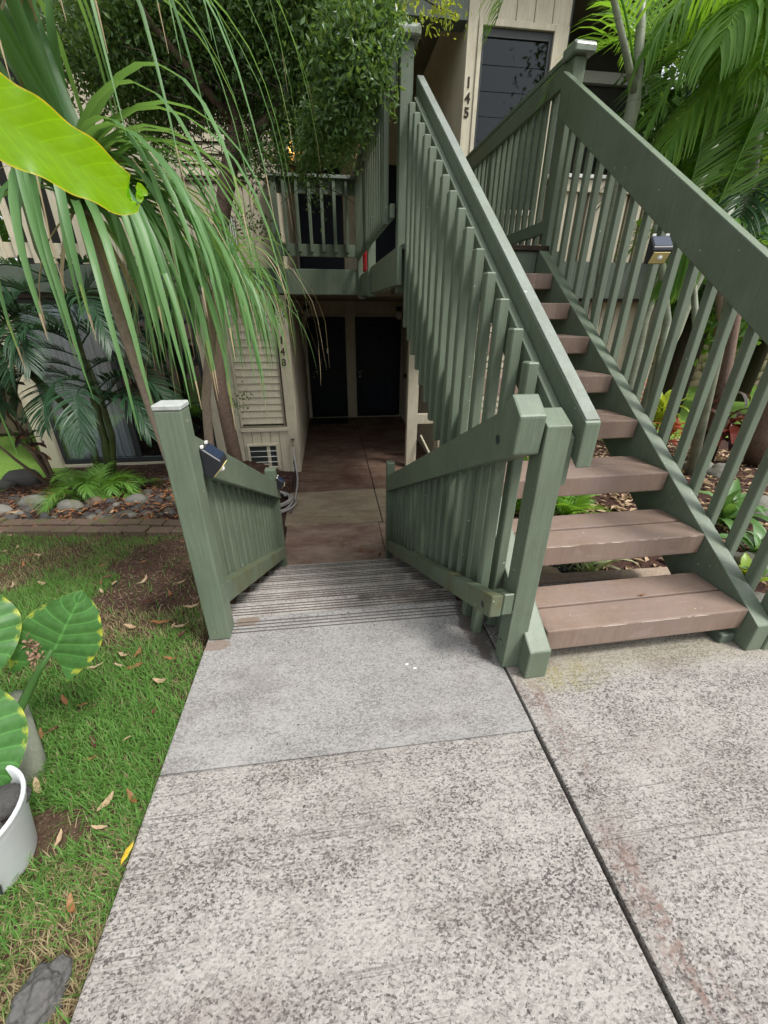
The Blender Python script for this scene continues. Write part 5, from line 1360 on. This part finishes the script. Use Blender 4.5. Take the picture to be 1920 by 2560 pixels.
fr = [(at(1800, 640, Y=6.0), (a, b_, c_), 1.3, s, K(mat=m)) for a, b_, c_, s, m in ((-.8, -.2, .5, 1.3, 'palm_dark'), (.5, -.4, .5, 1.6, 'palm'), (-.3, -.6, .5, 1.7, 'palm_dark'), (.1, .3, .9, 1.0, 'palm'), (.8, .1, .6, 1.3, 'palm_dark'), (-.6, .4, .8, 1.2, 'palm_dark'), (.35, -.7, .3, 1.6, 'palm_young'))]
palm(tuple(b2), 'farther dark palm in front of the stone wall', [([b2, at(1805, 800, Y=6.2), at(1800, 640, Y=6.0)], [.09, .08, .06])], fr, 'bark_pale', 'palm_dark', lw=.028, ll=.4)

# low plants on the right
def rosette(name, loc, label, n, ln, w, mats, up=(.3, 1.2), sag=(.8, 1.6), cat='plant', stem=0.0, off=.03, shape=None):
    loc = Vector(loc); r = tag(empty(name, tuple(loc)), label, cat)
    if stem: MB().tube([(0, 0, 0), (.01, .01, stem * .5), (0, 0, stem)], [.018, .014, .010], 7).build('stem', M['redstem'], r)
    for k in range(n):
        a = random.uniform(0, 6.28); e = random.uniform(*up); L2 = ln * random.uniform(.7, 1.15)
        z = stem * random.uniform(.45, 1) if stem else 0
        pts = curve_pts((random.gauss(0, off), random.gauss(0, off), z), (math.cos(a) * math.cos(e), math.sin(a) * math.cos(e), math.sin(e)), L2, 7, random.uniform(*sag), .04)
        wd = w * random.uniform(.8, 1.15)
        prof = [.35, .75, 1, 1, .85, .6, .3, .02] if shape is None else shape
        mb = MB(); mb.closed = False; mb.ribbon(pts, [wd * q_ for q_ in prof], (0, 0, 1), .3); mb.build('leaf', M[random.choice(mats)], r)
    return r
BROAD = [.15, .3, .8, 1, 1, .8, .45, .02]
q = at(1590, 1425, Z=-.12); rosette('spider_plant', (1.50, 1.86, ground_z(1.5, 1.86)), 'striped spider plant showing between the two lowest treads', 26, .34, .020, ['variegated', 'variegated', 'palm_young'], (.3, 1.3), (.9, 1.8))
for (x, y, lab) in ((1.34, 2.75, 'bright young palm under the middle treads'), (1.80, 2.55, 'small bright palm under the stairs by the right stringer')):
    z = ground_z(x, y); fr = []
    for k in range(11):
        a = random.uniform(0, 6.28); e = random.uniform(.5, 1.25); fr.append(((x + random.gauss(0, .03), y + random.gauss(0, .03), z), (math.cos(a) * math.cos(e), math.sin(a) * math.cos(e), math.sin(e)), random.uniform(.55, .85), random.uniform(1.0, 1.7)))
    palm((x, y, z), lab, [], fr, 'cane', 'palm', lw=.016, ll=.20, nl=26, cat='plant', name='young_palm')
def on(px_, py_, zg=-.3):
    p = at(px_, py_, Z=zg)
    for _ in range(8): p = at(px_, py_, Z=ground_z(p.x, p.y))
    return p
p = at(1660, 1010, Y=5.0); rosette('ti_plant', (p.x, p.y, ground_z(p.x, p.y)), 'lime green ti plant glowing behind the right balusters', 30, .42, .085, ['ti_lime'], (.5, 1.4), (.4, 1.2), stem=.62, shape=BROAD)
p = at(1690, 1040, Y=4.7); rosette('croton_plant', (p.x, p.y, ground_z(p.x, p.y)), 'croton with red and yellow leaves below the lime ti plant', 26, .24, .055, ['ti_red', 'ti_lime', 'ti_red'], (.2, 1.3), (.5, 1.3), stem=.40, shape=BROAD)
p = at(1650, 900, Y=5.4); rosette('ti_plant', (p.x, p.y, ground_z(p.x, p.y)), 'red leaved ti plant half hidden behind the palm canes', 22, .36, .07, ['ti_red'], (.3, 1.3), (.5, 1.3), stem=.75, shape=BROAD)
for (x, y, Y, lab, h) in ((1820, 1050, 4.2, 'maroon leaved ti plant with stem behind the right balusters', .55), (1845, 930, 4.6, 'dark bronze ti plant in front of the bright lawn', .85)):
    p = at(x, y, Y=Y); rosette('ti_plant', (p.x, p.y, ground_z(p.x, p.y)), lab, 30, .30, .10, ['ti_dark', 'ti_dark', 'ti_red' if h < .6 else 'ti_dark'], (-.2, 1.2), (.8, 1.6), stem=h, shape=BROAD)
p = on(1800, 1310); rosette('broad_leaf_plant', (p.x, p.y, ground_z(p.x, p.y)), 'broad leaved green plant on the mulch near the right stringer', 20, .40, .085, ['lily'], (.6, 1.4), (.5, 1.3), shape=BROAD)
p = on(1890, 1400); rosette('broad_leaf_plant', (p.x, p.y, ground_z(p.x, p.y)), 'glossy green plant at the right frame edge low down', 18, .34, .075, ['lily'], (.5, 1.3), (.7, 1.4), shape=BROAD)
p = on(1870, 1480); rosette('broad_leaf_plant', (p.x, p.y, ground_z(p.x, p.y)), 'small lime green plant beside the foot of the right stringer', 8, .20, .06, ['ti_lime', 'lily'], (.6, 1.4), (.5, 1.0), shape=BROAD)
def rtree(px_, py_, Y, tops, r, label, leaf=None):
    b = gpt(px_, py_, Y); t = tag(empty('tree', tuple(b)), label, 'tree')
    P_ = [b] + [at(x, y, Y=Y + dy) for x, y, dy in tops]
    o = MB().tube(P_, r, 12, wob=.22).build('trunk', M['bark'], t); o.location = -Vector(b)
    c = P_[-1]
    o = leafcloud('crown', [((c.x, c.y, c.z + .8), (1.3, 1.2, .9), 1), ((c.x + .9, c.y + .4, c.z + 1.2), (1.0, 1.0, .7), .7), ((c.x - .8, c.y + .5, c.z + 1.4), (.9, .9, .7), .6)], 1500, .09, M['bg_leaf'], t, .45); o.location = -Vector(b)
    return t
rtree(1800, 1060, 4.6, [(1805, 960, 0), (1835, 790, 0), (1860, 640, .1), (1890, 300, .2), (1910, 0, .4)], [.085, .075, .068, .06, .055, .04], 'slim grey brown trunk behind the right balusters')
rtree(1900, 1200, 3.9, [(1905, 1080, 0), (1945, 960, 0), (1990, 800, 0), (2080, 420, .2), (2140, 60, .4)], [.21, .16, .13, .12, .10, .07], 'thick dark trunk at the right frame edge')

# pale rocks in the right bed and black pebbles under the stairs
for k, (x, y, s, lab) in enumerate(((1895, 1545, .13, 'pale angular rock beside the right stringer foot'), (1870, 1420, .10, 'grey rock in the mulch behind the right balusters'), (1740, 1180, .14, 'pale rock among leaves behind the stair balusters'), (1900, 1290, .16, 'large pale rock near the right edge of the frame'), (1800, 1190, .12, 'weathered rock below the maroon ti plant'))):
    p = on(x, y); o = MB().blob((0, 0, 0), (s * 1.2, s, s * .75), 3, .3, 1.6, k + 40).build('rock', M['stone_pale']); o.location = (p.x, p.y, ground_z(p.x, p.y) + s * .25); o.rotation_euler = (.1, .2, k)
    tag(o, lab, 'rock')
for k, (x, y, s, lab) in enumerate(((1.16, 1.80, .11, 'tan rock under the stairs beside the black pebbles'), (.84, 1.95, .10, 'pale rock under the stairs left of the black pebbles'), (1.62, 2.02, .10, 'mossy rock behind the striped spider plant'))):
    o = MB().blob((0, 0, 0), (s * 1.5, s, s * .7), 3, .25, 1.5, k + 60).build('rock', M['stone_pale' if k else 'wallstone']); o.location = (x, y, ground_z(x, y) + s * .2); tag(o, lab, 'rock')
tm = MB().obox((.66, 1.72, -.07), (1.9, 1.69, -.07), .075, .10, b=.01).build('edging_timber', M['bark_pale']); tag(tm, 'brown timber edging between the slab and the pebbles under the stairs', 'timber')
pb = tag(empty('pebble_bed', (1.1, 2.0, -.1)), kind='structure')
pm = []
for k in range(5):
    o = MB().blob((0, 0, 0), (1, .8, .5), 2, .08, 1.0, k + 80); me = D.meshes.new('pebble'); o.bm.to_mesh(me); o.bm.free(); me.materials.append(M['pebble']); pm.append(me)
for k in range(230):
    x = random.uniform(.72, 1.40); y = 1.77 + abs(random.gauss(0, .22)); s = random.uniform(.020, .038)
    o = D.objects.new('pebble', random.choice(pm)); COL.objects.link(o); o.parent = pb; o.location = Vector((x, y, ground_z(x, y) + s * .4 + random.uniform(0, .03))) - pb.location
    o.scale = (s, s, s); o.rotation_euler = (random.uniform(-.3, .3), random.uniform(-.3, .3), random.uniform(0, 6.28))

# rough stone wall behind the right lawn
SW = tag(empty('stone_wall', (8, 10.5, -.6)), 'tan fieldstone retaining wall behind the bright lawn at right', 'wall')
MB().box(-2.6, 8, 0, .4, -.3, 1.75).build('mortar', M['mortar'], SW)
wm = []
for k in range(7):
    o = MB().blob((0, 0, 0), (1, .55, .8), 2, .25, 1.3, k + 90, rot=None); me = D.meshes.new('stone'); o.bm.to_mesh(me); o.bm.free(); me.materials.append(M['wallstone']); wm.append(me)
z = -.15; r_ = 0
while z < 1.75:
    x = -2.6 + random.uniform(0, .15)
    while x < 4.6:
        s = random.uniform(.12, .21)
        o = D.objects.new('stone', random.choice(wm)); COL.objects.link(o); o.parent = SW; o.location = (x + s * .8, .0, z + random.uniform(-.03, .03)); o.scale = (s, s * .6, s * random.uniform(.75, 1.0)); o.rotation_euler = (0, random.uniform(-.5, .5), 0)
        x += s * 1.75
    z += .235; r_ += 1

# ------------------------------------------------------------------ backdrop trees and hedges
def bgtree(x, y, h, r, label, N=11000, leaf='bg_leaf', size=.19, zb=-.6):
    t = tag(empty('leafy_tree', (x, y, zb)), label, 'tree')
    MB().tube([(0, 0, 0), (.1, 0, h * .3), (-.05, .1, h * .6), (0, 0, h * .85)], [.16, .13, .10, .05], 9, wob=.2).build('trunk', M['bark_dark'], t)
    cs = []
    for k in range(11):
        a = random.uniform(0, 6.28); q_ = random.uniform(.2, 1) * r
        cs.append(((q_ * math.cos(a), q_ * math.sin(a), h * random.uniform(.25, .95)), (r * .55, r * .55, r * .42), 1))
    leafcloud('crown', cs, N, size, M[leaf], t, .5)
bgtree(6.5, 12.5, 6.0, 2.4, 'green tree standing behind the stone wall on the left side of it')
bgtree(10.5, 13.0, 6.5, 2.8, 'green tree standing behind the stone wall farther right')
bgtree(14.5, 12.0, 6.0, 2.8, 'broad green tree beyond the right end of the stone wall')
bgtree(7.0, 7.6, 6.4, 1.9, 'tree with pale lit leaves beside the right end of the building', 12000, 'bg_leaf_b', .16)
bgtree(6.1, 6.9, 6.6, 1.3, 'narrow green tree at the right corner of the building', 9000)
bgtree(9.5, 8.5, 7.0, 2.2, 'tall green tree over the bright lawn at the right', 12000)
bgtree(-6.2, 5.6, 5.0, 1.7, 'dense green tree beyond the left end of the building')
bgtree(-7.5, 9.5, 6.0, 2.6, 'large tree on the far lawn left of the building')
bgtree(-7.2, 1.5, 6.2, 1.8, 'leafy tree standing on the lawn left of the frame', 5200, 'bg_leaf', .12, -.3)
hw = tag(empty('boundary_wall', (-7.6, 8.2, -.8)), 'low brown wall seen past the left column', 'wall')
MB().box(-3, 3.0, 0, .3, 0, 1.5, .02).build('wall_face', M['mortar'], hw)
# unseen trees added behind the camera for window reflections and less sky light
bgtree(5.5, -9.0, 6.5, 2.6, 'unseen tree added behind the viewer, mirrored in the upper window', 6000, zb=0)
bgtree(.5, -11.0, 6.0, 2.6, 'second unseen tree added behind the viewer', 6000, zb=0)
